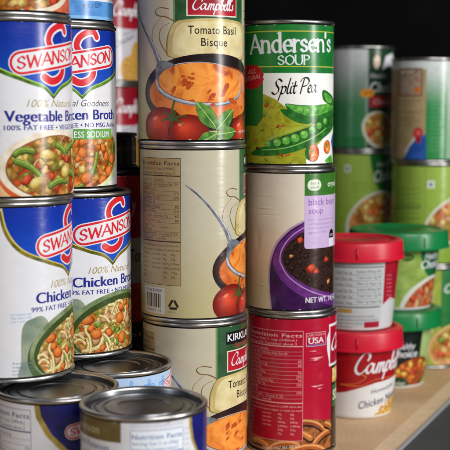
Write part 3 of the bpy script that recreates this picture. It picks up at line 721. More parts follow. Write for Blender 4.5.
def foodtop(a):
    a.base(ink('#b8452a', '#c86a48', sc=.08)); random.seed(8); e = (10, 24, 45, 24, 0)
    a.ell(10, 22, 48, 22, ink('#d8cbb8'), 0, 40); a.ell(10, 24, 45, 21, mix_ink('vegetable_soup', ['#a83c18', '#7a4a18', '#c8a04c', '#6f7a24', '#b0641e', '#8a5420', '#c04a20', '#d0b468'], .23), 0, 40)
    for i in range(40):
        chunk(a, (10, 24, 45, 21, 0), rnd_in((10, 24, 45, 21, 0)), random.uniform(2.5, 5), .65, random.uniform(0, PI), random.choice([TOMATO, POTATO, GREEN, MEAT])())
    a.rect(-60, 60, 80, a.v1, BLUE)
can('broth_can', 'top can of the far left stack, only its vegetable picture and bottom rim in view', 'can', -.1378, .7645, .3155, .113, .039, foodtop, GB)
def bluetop(a):
    a.base(ink('#3f7fc4', '#5a96d2', sc=.08)); a.rect(-a.U, 62, a.U, a.v1, BLUE)
    m = ink('#16305e'); a.textp('PER 1 CUP', (83.5, 8.5), (101, 7.5), 4.5, m, bold=.02)
    a.rect(-a.U, 16, a.U, 18, WHT)
    a.rect(-a.U, a.v0, a.U, a.v0+2.2, ink('#7aaede'))
can('broth_can', 'light blue can with PER 1 CUP print on top of the less sodium broth can', 'can', -.1160, .840, .3155, .113, .0378, bluetop, GB)

# --- flat cans under the broth stacks
GS = 'lidded cans along the front bottom edge'
def s1(a):
    a.base(WHT); top = a.v1
    G = ink('#6f6234', '#5c5028', sc=.1)
    uL = a.P(121, 440)[0]; a.rect(-a.U, top-11.5, uL, top, G)
    a.text('Swanson', a.P(99, 430)[0], top-8.2, 5, ink('#b9ad82'), align='r', bold=.03, w=26)
    a.text('and Potatoes', a.P(109, 440)[0], top-16.8, 3.6, ink('#3a4f8f'), align='r', bold=.02, w=27)
    a.text('white chicken with gravy', a.P(116, 440)[0], top-21.5, 2.6, ink('#5a6f9f'), align='r', w=30)
    NB = ink('#20509a'); u0 = a.P(130, 435)[0]; u1 = a.P(183, 435)[0]
    a.text('PREMIUM CHUNK CHICKEN BREAST IN WATER', u0, top-2.2, 1.2, ink('#7f93b8'), w=u1-u0)
    a.rect(u0, top-34, u1, top-4, ink('#dfe6ee', var=.03))
    nutrition(a, u0, top-34, u1, top-4, NB, [('Calories 120', ''), ('Total Fat 3g', '5%'), ('Sodium 260mg', '11%')], head=('Serving Size 2 oz (56g)', 'Servings Per Container about 2'), foot=0)
    e = a.PP([(189, 425), (191, 440), (197, 455), (206, 470)])
    a.poly([e[0], (e[0][0], top+1), (60, top+1), (60, e[3][1]), e[3], e[2], e[1]], ink('#a48b3c'))
    a.poly([(x+2.2, y) for x, y in [e[0]]]+[(e[0][0]+2.2, top+1), (64, top+1), (64, e[3][1]), (e[3][0]+2.2, e[3][1]), (e[2][0]+2.2, e[2][1]), (e[1][0]+2.2, e[1][1])], ink('#1b1f78', '#16195e', sc=.1))
    smallprint(a, u1+1.2, top-6, 3.5, 6, 3, ink('#8fa0c8'), ['chick', 'broth', 'salt', 'soy'], 1.2)
def s2(a):
    a.base(WHT); top = a.v1
    NB = ink('#24336a'); u1 = a.P(31, 430)[0]
    nutrition(a, u1-40, top-52, u1, top-3, NB, [('Amount Per Serving', ''), ('Calories 70', ''), ('Total Fat 1g', '2%'), ('Sodium 250mg', '10%'), ('Cholesterol 30mg', '10%'), ('Protein 13g', '')], foot=2)
    e = a.PP([(33, 400), (36, 418), (46, 436), (62, 452), (80, 462), (104, 468)])
    a.poly(e+[(70, e[-1][1]), (70, top+1), (e[0][0], top+1)], ink('#8c7a34', '#b09a4c', sc=.1))
    d = [(x+3.0+i*.2, y+1) for i, (x, y) in enumerate(e)]
    a.poly(d+[(72, d[-1][1]), (72, top+1), (d[0][0], top+1)], ink('#191f6e', '#12164e', sc=.08))
    c, v = a.P(64, 434)
    swan_logo(a, c+19.5, v+3, .62)
def s3(a):
    a.base(ink('#b4cbe6', '#a3bfe0', sc=.08)); top = a.v1; m = ink('#6f9bd6')
    for r in range(8):
        for q in range(-12, 12):
            x, y = q*13+(r % 2)*6.5, top-6.5-r*10
            for t in range(4):
                w_ = t*PI/2; a.ell(x+2.4*math.cos(w_), y+2.4*math.sin(w_), 2.2, 1.3, m, w_, 12); a.ell(x+2.6*math.cos(w_), y+2.6*math.sin(w_), 1.2, .55, ink('#9dbde4'), w_, 10)
    c = a.P(163, 384); swan_logo(a, c[0]+17, c[1]+1, .55)
can('flat_can', 'lidded can at bottom front, ring pressed metal lid above blue Nutrition Facts print', 'can', -.0472, .676, 0, .0915, .0365, s1, GS, lid=LIDTIN)
can('flat_can', 'navy and white lidded can under the far left broth stack, gold curved stripe', 'can', -.1045, .724, 0, .0893, .038, s2, GS)
can('flat_can', 'pale blue patterned can with a lid showing beside the middle beige stack', 'can', -.0735, .791, 0, .0893, .037, s3, GS)

# --- dim cans behind
GD = 'dim cans behind the left stacks'
def campback(a):
    a.base(ink('#b9b6bd', var=.05)); R_ = ink('#9a1426', '#80101f', v=(40, 90))
    top = a.v1; a.rect(-a.U, top-30, a.U, top, R_)
    for c in (32, 134, -70):
        a.ell(c, top-30, 30, 7, R_)
        script(a, CAMP, c-21, top-24, 6.2, 44, 7.6, WHT, 1.9)
        a.text('Homestyle', c, top-41, 3, ink('#5a5a66'), w=18, align='c', rot=.3)
        a.text('Chicken', c-6, top-50, 5.5, ink('#3a3a48'), w=28, align='c', shear=.3, rot=.4)
        a.ell(c+2, 14, 16, 14, ink('#a8762e', '#c9a050', sc=.5)); a.ell(c+12, 24, 12, 18, ink('#a8762e', '#c9a050', sc=.5))
can('soup_can', 'red and white soup can top left behind the blue can, half hidden, golden picture', 'can', -.1192, 1.19, .2805, .0935, .033, campback, GD)
can('soup_can', 'dim red soup can with white script, directly beneath another red and white can', 'can', -.1202, 1.19, .187, .0935, .033, campback, GD)
def bigred(a):
    a.base(ink('#b81c2c', '#a01626', sc=.08)); 
    pA = a.P(135, 238)[1]; pB = a.P(135, 283)[1]; pC = a.P(135, 322)[1]
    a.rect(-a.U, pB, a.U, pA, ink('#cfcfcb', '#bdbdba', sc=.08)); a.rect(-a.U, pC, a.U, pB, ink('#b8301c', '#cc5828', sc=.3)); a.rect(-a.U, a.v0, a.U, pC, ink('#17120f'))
    a.textp('Tom', (130, 262), (143, 261), 13, ink('#161414'), bold=.02); a.textp('CLA', (130.5, 340), (142, 338), 6, ink('#e8e8e8'), bold=.02)
    a.textp('y', (131, 212), (137, 211), 14, WHT, shear=.35, bold=.02)
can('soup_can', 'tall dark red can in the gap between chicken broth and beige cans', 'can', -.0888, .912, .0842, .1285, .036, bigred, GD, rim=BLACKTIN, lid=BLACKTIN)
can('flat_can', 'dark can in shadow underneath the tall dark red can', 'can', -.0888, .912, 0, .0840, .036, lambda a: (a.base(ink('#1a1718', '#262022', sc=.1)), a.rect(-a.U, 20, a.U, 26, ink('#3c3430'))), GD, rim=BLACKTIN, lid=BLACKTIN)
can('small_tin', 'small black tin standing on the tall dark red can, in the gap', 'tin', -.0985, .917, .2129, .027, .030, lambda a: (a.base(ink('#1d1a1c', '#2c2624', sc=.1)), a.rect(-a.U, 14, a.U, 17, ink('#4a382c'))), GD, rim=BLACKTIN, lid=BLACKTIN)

# --- stack with the split pea can
def andersen(a):
    top = a.v1; G = ink('#1a7a2e', '#14662a', sc=.08); W_ = ink('#e6e8e4', var=.03)
    a.base(G)
    y1 = a.P(290, 73)[1]; a.rect(-30, a.v0, a.U, y1, W_)
    YL = ink('#b8b43c')
    for y in (31, 66.5): v = a.P(290, y)[1]; a.rect(-a.U, v-.35, a.U, v+.35, YL)
    uL = a.P(263, 80)[0]
    a.rect(-a.U, a.v0, uL, y1, G)
    # olive soup field
    f = a.PP([(246, 180), (246, 128), (250, 112), (257, 98), (264, 94), (275, 99), (284, 106), (292, 112), (305, 116), (318, 122), (322, 140), (312, 150), (306, 160), (308, 180)])
    a.poly(f, food_ink('pea_soup', ['#6f7312', '#8f9420', '#a5a52a', '#8a8a1e'], .08))
    a.polyp([(243, 125), (243, 74), (263, 74), (263, 118), (257, 126)], ink('#1d7030', '#2f6a24', sc=.1))
    a.romanp("Andersen's", (251, 53.6), (330, 51.6), 11.6, WHT, pen=.27)
    a.romanp('SOUP', (278, 64.8), (309.5, 64.2), 6.0, WHT, pen=.27, serif=.12)
    st = [(252+11*(1+.13*(i % 2))*math.cos(2*PI*i/28)*1.0, 77+11.5*(1+.13*(i % 2))*math.sin(2*PI*i/28)) for i in range(28)]
    a.polyp(st, ink('#c01822', '#a5121c', sc=.15))
    PK = ink('#e89a94'); a.textp('ALL', (248, 75), (256, 73), 5, PK, shear=.3); a.textp('NATURAL', (244.5, 83), (261, 78), 4.5, PK, shear=.3)
    K = ink('#15140f')
    scriptp(a, PEA, (272, 94.5), (317, 92), 7.4, 6.5, K, 2.1, slant=.15, nib=(.75, .22))
    # pods
    D, M_, Lg = ink('#1c5a1c', '#2c7428', sc=.2), ink('#3f9430', '#6ab04a', sc=.2), ink('#9cc86a', '#7cb850', sc=.3)
    a.polyp([(281, 109), (290, 119), (305, 124), (325, 122), (334, 114), (330, 106), (310, 112)], D, True)
    a.polyp([(285, 104), (294, 115), (310, 119), (326, 116), (334, 108), (334, 101), (318, 105), (300, 105)], D, True)
    a.polyp([(286, 104.5), (296, 112), (312, 116), (326, 112.5), (333, 106), (331, 102), (318, 105.5), (300, 106)], M_, True)
    a.polyp([(323, 90), (328, 92), (333, 100), (332, 106), (325, 102), (322, 96)], D, True); a.polyp([(324.5, 93), (328, 94), (332, 101), (329, 103), (325, 99)], M_, True)
    a.polyp([(251, 154), (262, 147), (285, 145), (310, 136), (326, 124), (334, 116), (335, 124), (326, 136), (310, 146), (290, 153), (268, 156)], D, True)
    a.polyp([(265, 143), (280, 137), (300, 130), (316, 124), (326, 117), (334, 112), (333, 120), (322, 131), (305, 140), (286, 146), (270, 147)], ink('#17481a', '#2a6a24', sc=.3), True)
    for i, (x, y, r) in enumerate(((268, 144, 3.2), (277, 142.5, 4), (286, 140.5, 4.2), (295, 138, 4.4), (304, 134.5, 4.2), (312, 130, 4), (319, 125.5, 3.6), (325, 121, 3.2), (300, 110, 3.4), (308, 111, 3.6), (316, 110, 3.4), (323, 108, 3))):
        q = a.P(x, y); k = a.k*r; wd = k*1.0
        a.ell(q[0]+.2, q[1]-.3, wd*1.08, k*1.05, ink('#2c6a1a'), 0, 18); a.ell(*q, wd, k*.95, M_, 0, 18); a.ell(q[0]-k*.25, q[1]+k*.3, k*.5, k*.42, Lg, 0, 12)
    a.strokep([[(262, 150), (285, 148), (308, 140), (326, 128)], [(268, 139), (290, 131), (312, 123)]], .9, Lg)
    random.seed(2)
    for x, y, c in ((267, 105, 0), (272, 107, 1), (278, 126, 0), (283, 125.5, 1), (264, 115, 2), (281, 155, 0), (287, 155, 1), (266, 159, 2), (256, 140, 1), (262, 130, 2), (291, 163, 2), (258, 148, 3), (252, 163, 2)):
        q = a.P(x, y); chunk(a, None, q, random.uniform(1.1, 1.9), .5, random.uniform(-.6, .6), [ink(('#7a2410', '#a8481c', '#3c6a1a', '#4a2c18')[c])]*2+[ink(('#c85a28', '#d8783a', '#7ca040', '#6a3c20')[c])], .4, 9, False)
    # tomatoes, leaf, bowl rim at lower right
    for x, y, rx, ry in ((313, 153, 7, 9), (327, 147, 6, 7)):
        q = a.P(x, y); a.ell(q[0], q[1], rx*a.k*1.1, ry*a.k, ink('#8f2a10'), 0, 24); a.ell(q[0], q[1], rx*a.k, ry*a.k*.9, ink('#d8481c', '#e88a34', sc=.25), 0, 24)
        a.ell(q[0]-1, q[1]+1.5, 1.8, 1.2, ink('#5a8a30'), .5, 14); a.ell(q[0]-.5, q[1]-1.6, 1.2, .8, ink('#f3c49a'), .5, 12)
    a.polyp([(305, 152), (307, 146), (311, 143), (309, 152), (310, 160), (306, 158)], D, True); a.polyp([(327, 158), (331, 155), (332, 162), (328, 164), (325, 161)], M_, True)
    a.polyp([(331, 140), (334, 132), (337, 146), (334, 160), (332, 150)], ink('#2c5a9a', '#20408a', sc=.2), True)
GA = 'cans in the stack with the split pea can'
can('soup_can', 'green split pea soup can on top of the right front stack', 'can', .0473, .898, .215, .1075, .0337, andersen, GA)
def blackbean(a):
    top = a.v1; bb_ = ink('#c4ad88', '#cfc5b4', v=(5, 85), var=.03, sc=.15); a.base(bb_)
    dents(bb_, [(*a.P(264, 208), 16, .9, .22), (*a.P(268, 215), 18, .8, -.2), (*a.P(262, 195), 12, .8, .15), (*a.P(258, 240), 4, 12, -.25), (*a.P(262, 285), 10, 1.0, .18)])
    q = a.P(250, 240); 
    for i in range(26): a.text('contains soy ingredients water', a.P(243, 0+180)[0], top-8-i*3.0, 1.3, ink('#8a8578'), w=9)
    a.rect(a.P(251.5, 240)[0]-.3, 10, a.P(251.5, 240)[0], top-6, ink('#5a5448'))
    PU = ink('#401550', '#2c0c3a', sc=.1)
    out = catmull([(272, 318), (269.5, 300), (268, 280), (269.5, 260), (275, 244), (286, 231), (300, 222), (318, 215), (340, 210)], False, 5)+[(342, 322)]
    a.polyp(out, ink('#b59ab0', '#9a7a98', sc=.1), False)
    a.polyp([(x+1.6, y+1.5) for x, y in out], PU)
    bo = catmull([(273, 268), (274, 255), (280, 243), (292, 231), (310, 221), (340, 214)], False, 5); bi = catmull([(340, 307), (322, 303), (302, 296), (287, 286), (277, 274), (273, 264)], False, 5)
    a.polyp(bo+bi[:-1], ink('#6c2f80', '#4e2062', sc=.12))
    0 and a.polyp([(272, 262), (275, 250), (282, 238), (296, 226), (314, 218), (340, 213), (342, 220), (316, 224), (298, 232), (286, 242), (280, 253), (279, 263), (284, 276), (296, 288), (314, 298), (340, 302), (340, 310), (312, 305), (292, 294), (278, 280)], ink('#6c2f80', '#4e2062', sc=.12))
    a.strokep([[(280, 262), (281, 252), (288, 240), (300, 230), (318, 222), (338, 218)], [(280, 262), (288, 276), (304, 288), (322, 295), (338, 297)]], 1.0, ink('#b58cc0'))
    e0_ = a.P(318, 256); e = (e0_[0]+7, e0_[1]+1, 34, 24, -.25)
    dark = catmull([(342, 221), (320, 225), (303, 232), (290, 242), (283, 253), (283, 263), (290, 274), (304, 284), (322, 291), (342, 294)], False, 5)
    a.polyp(dark, food_ink('bean_soup', ['#0c0808', '#241410', '#3a2016', '#120c0c'], .35))
    random.seed(4); B3 = O3('#0a0606', '#20130f', '#4a342a')
    for x, y in [(288, 262), (294, 256), (292, 268), (300, 262), (306, 270), (298, 276), (312, 262), (318, 268), (310, 280), (320, 284), (326, 274), (300, 250), (292, 248), (330, 286), (306, 256), (326, 262), (296, 243), (302, 236)]:
        chunk(a, None, a.P(x, y), 2.1, .7, random.uniform(0, PI), B3, .15, 9, False)
    for x, y, r in ((311, 268, 3.6), (326, 259, 2.6), (300, 240, 2.2), (316, 271, 2.4), (328, 281, 2), (291, 256, 1.4)):
        chunk(a, None, a.P(x, y), r, .75, random.uniform(0, 1), TOMATO() if r > 2.1 else MEAT(), .25, 7, False)
    a.textp('NET WT. 14.5 OZ', (305.5, 303), (340, 297.5), 5.5, WHT, bold=.04)
    # card
    u0 = a.P(304.5, 200)[0]; vb = a.P(304, 249)[1]; vm = a.P(304, 196)[1]; u1 = u0+44
    LIL = ink('#c7b0d4', '#bda6cc', sc=.1); a.poly([(u0, vm), (u0, vb+2), (u0+.6, vb+.6), (u0+2, vb), (u1, vb), (u1, vm)], LIL)
    a.rect(u0, vm, u1, top, ink('#3a7426', '#2f6820', sc=.1))
    p = a.P(308, 191); pill(a, p[0]+5.5, p[1]+4.2, 12, 8, 0, ink('#d5dccb')); a.text('fresh &', p[0]+2, p[1]+4.6, 2.2, ink('#4a7a3c'), w=7.5, bold=.03); a.text('simple', p[0]+2, p[1]+1.6, 2.2, ink('#4a7a3c'), w=7.5, bold=.03)
    a.text('organic', p[0]+19, p[1]+2.6, 4.2, ink('#dfe6d6'), w=16, bold=.02)
    PT = ink('#7c4a9c'); a.text('black bean', u0+3.2, a.P(308, 205.5)[1], 5.0, PT, w=29); a.text('soup', u0+3.2, a.P(308, 213)[1]-.6, 4.4, PT, w=13)
    smallprint(a, u0+3, a.P(308, 221)[1], 27, 4, 3.1, ink('#9a7cb4'), ['hearty black beans with', 'tomatoes peppers and', 'a touch of cumin and', 'garlic'], 1.7)
    b = a.P(330, 235); a.ell(b[0]+2, b[1], 4, 4.6, ink('#15120f'), 0, 24); a.rect(b[0]-2, b[1]-8, b[0]+6, b[1]-2, WHT); a.text('USDA', b[0]-.8, b[1]-.6, 1.8, WHT, w=5.4)
can('soup_can', 'beige black bean soup can with a purple bowl, under the split pea can', 'can', .0494, .898, .1075, .1075, .0337, blackbean, GA)
def redcan(a):
    top = a.v1; rb_ = ink('#b40c2e', '#a50d2b', sc=.06); a.base(rb_)
    dents(rb_, [(*a.P(317, 357), 9, 1.6, -.5), (*a.P(314, 361), 7, 1.4, .35), (*a.P(318, 385), 8, 1.5, -.6), (*a.P(312, 352), 5, 1.2, .3), (*a.P(322, 389), 6, 1.6, .35), (*a.P(320, 372), 3, 6, -.25)])
    LN = ink('#e0a8a8'); u0 = a.P(250.5, 390)[0]; u1 = a.P(303, 390)[0]; vb = a.P(303, 441)[1]; vt = a.P(303, 331)[1]
    # sausage picture
    a.poly(a.PP([(240, 470), (240, 441), (252, 438), (300, 424), (310, 419), (345, 418), (345, 470)]), food_ink('brown_stew', ['#3a1c0c', '#7a4218', '#a8642a', '#5a2c12'], .12))
    random.seed(6)
    for x, y, L_, r in ((312, 428, 34, -.35), (322, 440, 30, .5), (296, 436, 28, -.2), (262, 446, 26, -.3), (330, 430, 22, -.8), (282, 448, 30, .25), (310, 452, 36, -.1)):
        q = a.P(min(x, 333), y); bean(a, (q[0], q[1], 60, 60, 0), q, L_*a.k*1.1, 4.6, r, O3('#1c0d08', random.choice(['#a8541c', '#b86a34', '#8f3f18']), '#d99a5c'), .15)
    a.rect(u0, vb, u1, vt, ink('#ae0c2c', '#9c0c28', sc=.08))
    nutrition(a, u0, vb, u1, vt, LN, [('Amount Per Serving', ''), ('Calories 120  Calories from Fat 40', ''), ('% Daily Value*', ''), ('Total Fat 4g', '6%'), (' Saturated Fat 1.5g', '8%'), (' Trans Fat 0g', ''), ('Cholesterol 20mg', '7%'), ('Sodium 650mg', '27%'), ('Total Carbohydrate 21g', '7%'), (' Dietary Fiber 3g', '12%'), (' Sugars 4g', ''), ('Protein 7g', '10%'), ('Vitamin A 50%  •  Vitamin C 2%', ''), ('Calcium 2%  •  Iron 6%', '')], foot=8, title=1.05)
    s0, s1_ = a.P(306, 347), a.P(325.5, 331); a.outline(s0[0], s0[1], s1_[0], s1_[1], .3, ink('#c9b8cc'))
    W2 = s1_[0]-s0[0]; a.text('LABEL MADE IN', s0[0]+1, s1_[1]-2.6, 1.5, LN, w=W2-2); a.text('THE', s0[0]+1, s1_[1]-5, 1.5, LN, w=W2*.35)
    a.text('USA', s0[0]+2, s0[1]+2.2, 4.4, WHT, w=W2-4, bold=.04); a.rect(s0[0]+1, s0[1]+.7, s1_[0]-1, s0[1]+1.4, ink('#4a6ab8'))
    u = a.P(327.5, 345)[0]; v0_, v1_ = a.P(329, 364)[1], a.P(329, 327)[1]
    a.poly([(u+1.5, v1_+2), (u+30, v1_+2), (u+30, v0_-2), (u+2, v0_-2), (u+2, v0_+2), (u-.5, (v0_+v1_)/2-3), (u-1, (v0_+v1_)/2+6), (u+2, v1_-3)], WHT); a.rect(u+3.4, v0_, u+28.6, v1_, ink('#a50f2b'))
    script(a, CAMP, u+5, (v0_+v1_)/2-4, 5.2, 46, 7.6, WHT, 2.4)
    ub = a.P(331, 400)[0]; a.rect(ub, a.v0, ub+30, v0_-2, ink('#201510')); a.rect(ub+1, v0_-15, ub+28, v0_-4, ink('#c79a2c', '#e0c060', sc=.2)); a.rect(ub+1, v0_-34, ub+28, v0_-17, ink('#2c5a24'))
    a.text('CHUNKY', ub+3, v0_-12, 6, ink('#f0e6c8'), w=24, bold=.05); a.text('SOUP', ub+3, v0_-29, 8, ink('#e8e0c0'), w=20, bold=.05)
    a.textp('CONTAINS WHEAT MILK AND SOY', (262, 449.5), (300, 447), 3.2, ink('#e8d8c8'))
r_ = can('soup_can', 'bright red soup can under the black bean soup can, white lined nutrition table', 'can', .0515, .898, 0, .1075, .0337, redcan, GA)

# --- far blurred cans
GH = 'blurred green cans in the two rear stacks'
LGR = '#7f9e32'; LG2 = '#92ae48'
def hbowl(a, p, ru, rv, rot=.5, seed=1):
    q = a.P(*p); random.seed(seed)
    a.ell(q[0], q[1]-1, ru*1.14, rv*1.2, ink('#c9cbb8'), rot, 40); e = (q[0], q[1], ru, rv, rot)
    a.ell(*e[:4], mix_ink('orange_soup', ['#8f5a2a', '#c8a050', '#b85a24', '#d8c080', '#a8842c'], .16, .35), rot, 40)
    for i in range(16): chunk(a, e, rnd_in(e), random.uniform(2.5, 4.6), .7, random.uniform(0, PI), random.choice([TOMATO, POTATO, MEAT, CARROT])())
def dkcan(a):
    top = a.v1; a.base(ink('#24703c', '#b4b8b8', v=(40, 100)))  # grey-white glare painted into the upper label, fading down to green
    u = a.P(368, 100)[0]
    m = ink('#7fa88a')
    for i in range(12): a.text('to keep your heart healthy choose', -20, 60-i*4, 1.8, m, w=28)
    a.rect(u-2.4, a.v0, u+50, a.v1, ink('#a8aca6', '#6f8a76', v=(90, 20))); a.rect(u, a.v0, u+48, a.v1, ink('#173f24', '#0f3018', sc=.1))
    q = a.P(377, 62); a.ell(q[0], q[1], 3.6, 7, ink('#c89a7c', '#e6dccd', sc=.3)); a.poly(a.PP([(382, 70), (386, 56), (392, 53), (394, 68), (388, 66)]), WHT)
    a.text('Choice', u+2, a.P(372, 92)[1], 10, ink('#dfe3df'), w=34, bold=.03, shear=.3); a.text('Healthy', u+2, a.P(372, 78)[1], 5, WHT, w=20, shear=.3)
    a.rect(u+2, a.P(380, 107)[1], u+48, a.P(380, 96)[1], ink('#a81c2c')); a.text('Chicken', u+6, a.P(380, 104)[1], 5, ink('#e8c8c8'), w=22, shear=.3)
    q = a.P(367.5, 93); a.ell(q[0], q[1], 7.5, 4.4, ink('#e0a81c', '#d0701c', sc=.3)); a.text('NEW', q[0]-4, q[1]-1.2, 2.6, ink('#8a1c10'), w=8, bold=.03)
    hbowl(a, (381, 130), 16, 19, .9, 4)
def lgcan(a):
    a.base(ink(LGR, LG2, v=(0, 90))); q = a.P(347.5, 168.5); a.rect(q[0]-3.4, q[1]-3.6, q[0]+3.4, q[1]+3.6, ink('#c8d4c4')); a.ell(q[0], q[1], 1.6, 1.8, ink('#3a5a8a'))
    a.polyp([(369.5, 150), (371, 165), (375, 182), (382, 197), (388, 200), (396, 190), (399, 150)], ink('#1a6a2a', '#14581f', sc=.1))
    a.textp('Choice', (374.5, 182), (392, 178), 11, WHT, bold=.03, shear=.3)
    a.textp('Healthy', (377, 167), (391, 165), 5, WHT, shear=.3)
    for i in range(3): a.textp('chicken tortilla', (352, 184+i*4), (368, 184+i*4), 2.2, ink('#5f7f2a'))
    hbowl(a, (373, 217), 29, 19, .75, 6)
def tancan(a):
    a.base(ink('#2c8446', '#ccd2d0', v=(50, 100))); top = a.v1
    uR = a.P(426, 100)[0]; a.rect(-58, a.v0, uR, top-8, ink('#ab9670', '#9c8860', sc=.08))
    p0, p1 = a.P(399, 96), a.P(422.5, 68); a.rect(p0[0], p0[1], p1[0], p1[1], ink('#6a3c24')); a.rect(p0[0]+1.2, p0[1]+1.2, p1[0]-1.2, p1[1]-1.2, food_ink('kitchen_photo', ['#7a6a5a', '#a89684', '#8a5a3a'], .15))
    q = a.P(417, 90); a.ell(q[0], q[1], 3, 3.4, ink('#c86a28')); a.text('THE POWER', p0[0]+2, p1[1]-5, 2.6, ink('#e6d8c0'), w=14)
    for i, y in enumerate((102, 106, 113, 119, 122, 126)): a.textp('rich in whole grain flavor', (397, y), ((422, 415)[i % 2], y-.3), 2.2, ink('#6a5434'))
    a.polyp([(403, 160), (412, 140), (426, 134), (426, 165), (403, 165)], ink('#1f4a9a', '#2c5aa8', sc=.1)); a.polyp([(405, 150), (413, 138), (420, 135), (410, 146), (405, 156)], ink('#c8c4b8'))
    q = a.P(418, 133); a.ell(q[0], q[1], 4.8, 5.4, ink('#b01c2c')); a.poly([(q[0]-3, q[1]-3), (q[0]+3, q[1]-3), (q[0]+2.4, q[1]-10), (q[0]-2, q[1]-9)], ink('#98182a')); a.ell(q[0], q[1], 2.8, 3.2, ink('#d05a5a'))
    for i in range(14): a.text('healthy ingredients you', uR+4, 64-i*4, 2, ink('#6aa07a'), w=16)
    q = a.P(437, 69); a.rect(q[0]-2, q[1]-2, q[0]+2, q[1]+2, ink('#c0c4c4'))
    a.rect(uR+22, a.v0, uR+60, a.v1, ink('#c3c8c4', '#8fb08f', v=(90, 20)))  # light streak down the right side, painted as a pale strip
def lgcan2(a):
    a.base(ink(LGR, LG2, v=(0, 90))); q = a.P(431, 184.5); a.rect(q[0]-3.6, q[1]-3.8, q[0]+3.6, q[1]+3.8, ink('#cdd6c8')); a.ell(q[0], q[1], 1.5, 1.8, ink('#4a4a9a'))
    u = a.P(425, 200)[0]; a.rect(u-.3, a.v0, u, a.v1, ink('#56782a')); 
    for i, y in enumerate((190, 195, 200, 205, 214, 219)): a.textp('heat on high stir serve', (394, y), (420, y-.4), 3 if i == 3 else 2.4, ink('#3f5f28' if i % 2 else '#5a7a2c'))
    a.textp('MICROWAVE', (394, 209.5), (421, 209), 3.4, ink('#2f4f3c'), bold=.03)
    hbowl(a, (450, 221), 28, 18, .6, 8); a.rect(u+36, a.v0, u+60, a.v1, ink('#1a6a2a'))
def lowcan(a):
    a.base(ink('#8aa03c', '#a3a848', sc=.1)); u = a.P(441, 300)[0]
    a.rect(u, 40, u+60, a.v1, ink('#2f7a3c', '#1f6a2c', sc=.1)); a.text('Choice', u+4, a.P(446, 293)[1], 9, WHT, w=34, shear=.3, bold=.04)
    q = a.P(431, 290); a.rect(-60, 36, u-8, a.v1, ink('#b5a074', '#c8b890', sc=.1))
    random.seed(7); e = (u+12, 22, 22, 18, .4)
    a.ell(e[0], e[1], 25, 21, ink('#c9a870'), .4, 40); a.ell(e[0], e[1], 22, 18, mix_ink('orange_soup', ['#8f5a2a', '#c8a050', '#b85a24', '#d8c080', '#a8842c'], .16, .35), .4, 40)
    for i in range(14): chunk(a, e, rnd_in(e), random.uniform(2.5, 5), .7, random.uniform(0, PI), random.choice([TOMATO, POTATO, GREEN, CARROT])())
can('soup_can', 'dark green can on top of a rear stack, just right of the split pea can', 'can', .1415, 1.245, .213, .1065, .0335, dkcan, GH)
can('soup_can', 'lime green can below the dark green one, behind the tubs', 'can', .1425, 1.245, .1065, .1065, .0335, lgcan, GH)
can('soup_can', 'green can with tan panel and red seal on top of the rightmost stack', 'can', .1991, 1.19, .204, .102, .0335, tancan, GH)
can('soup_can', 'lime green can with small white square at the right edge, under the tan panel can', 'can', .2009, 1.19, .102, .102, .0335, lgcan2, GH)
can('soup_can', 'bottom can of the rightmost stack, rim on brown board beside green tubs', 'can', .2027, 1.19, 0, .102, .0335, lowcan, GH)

# --- plastic tubs
def tub(name, label, X, Y, z0, h, RL, rt, rb, lidm, paint, group, bodym=WHITEPL):
    root = thing(name, label, 'tub', (X, Y, z0), group)
    hb = h-.0155
    prof = [(0, .002), (rb-.004, .002), (rb-.003, 0), (rb-.001, .0004), (rb, .002), (rt, hb+.004), (rt-.002, hb+.006)]
    link_mesh('bowl', lathe(prof, sharp=50), bodym, root)
    lp = [(rt+.0002, hb-.0004), (RL-.0006, hb-.0008), (RL+.0008, hb-.0004), (RL+.0009, hb+.0008), (RL+.0001, hb+.0016), (RL, hb+.0035), (RL-.0004, h-.003), (RL-.0010, h-.001), (RL-.003, h), (RL-.0065, h+.0001), (RL-.0085, h-.0016),
          (RL-.012, h-.0018), (RL-.0135, h-.0008), (RL*.45, h-.0002), (RL*.42, h-.0010), (0, h-.0008)]
    lo_ = link_mesh('lid', lathe(lp, sharp=40), lidm, root)
    if z0 >= 0:
        bm = bmesh.new(); ang = math.radians(-4 if lidm == REDPL else 22)
        mt = bmesh.ops.create_cube(bm, size=1)['verts']
        for v_ in mt:
            x_, y_, zz = v_.co.x*.0012, -RL-.0001+v_.co.y*.0011, hb+.0065+v_.co.z*.0095
            v_.co = (x_*math.cos(ang)-y_*math.sin(ang), x_*math.sin(ang)+y_*math.cos(ang), zz)
        bmesh.ops.bevel(bm, geom=bm.edges[:], offset=.0003, segments=2, affect='EDGES')
        link_mesh('lid_rib', bm, lidm, lo_)
    v0, v1 = .003, hb-.0012
    f = lambda v: rb+(rt-rb)*(v-.002)/(hb+.002)
    a = Art(X, Y, z0, h, (rt+rb)/2, v0, v1, taper=(f(v0), f(v1))); paint(a); a.build(root)
    return root
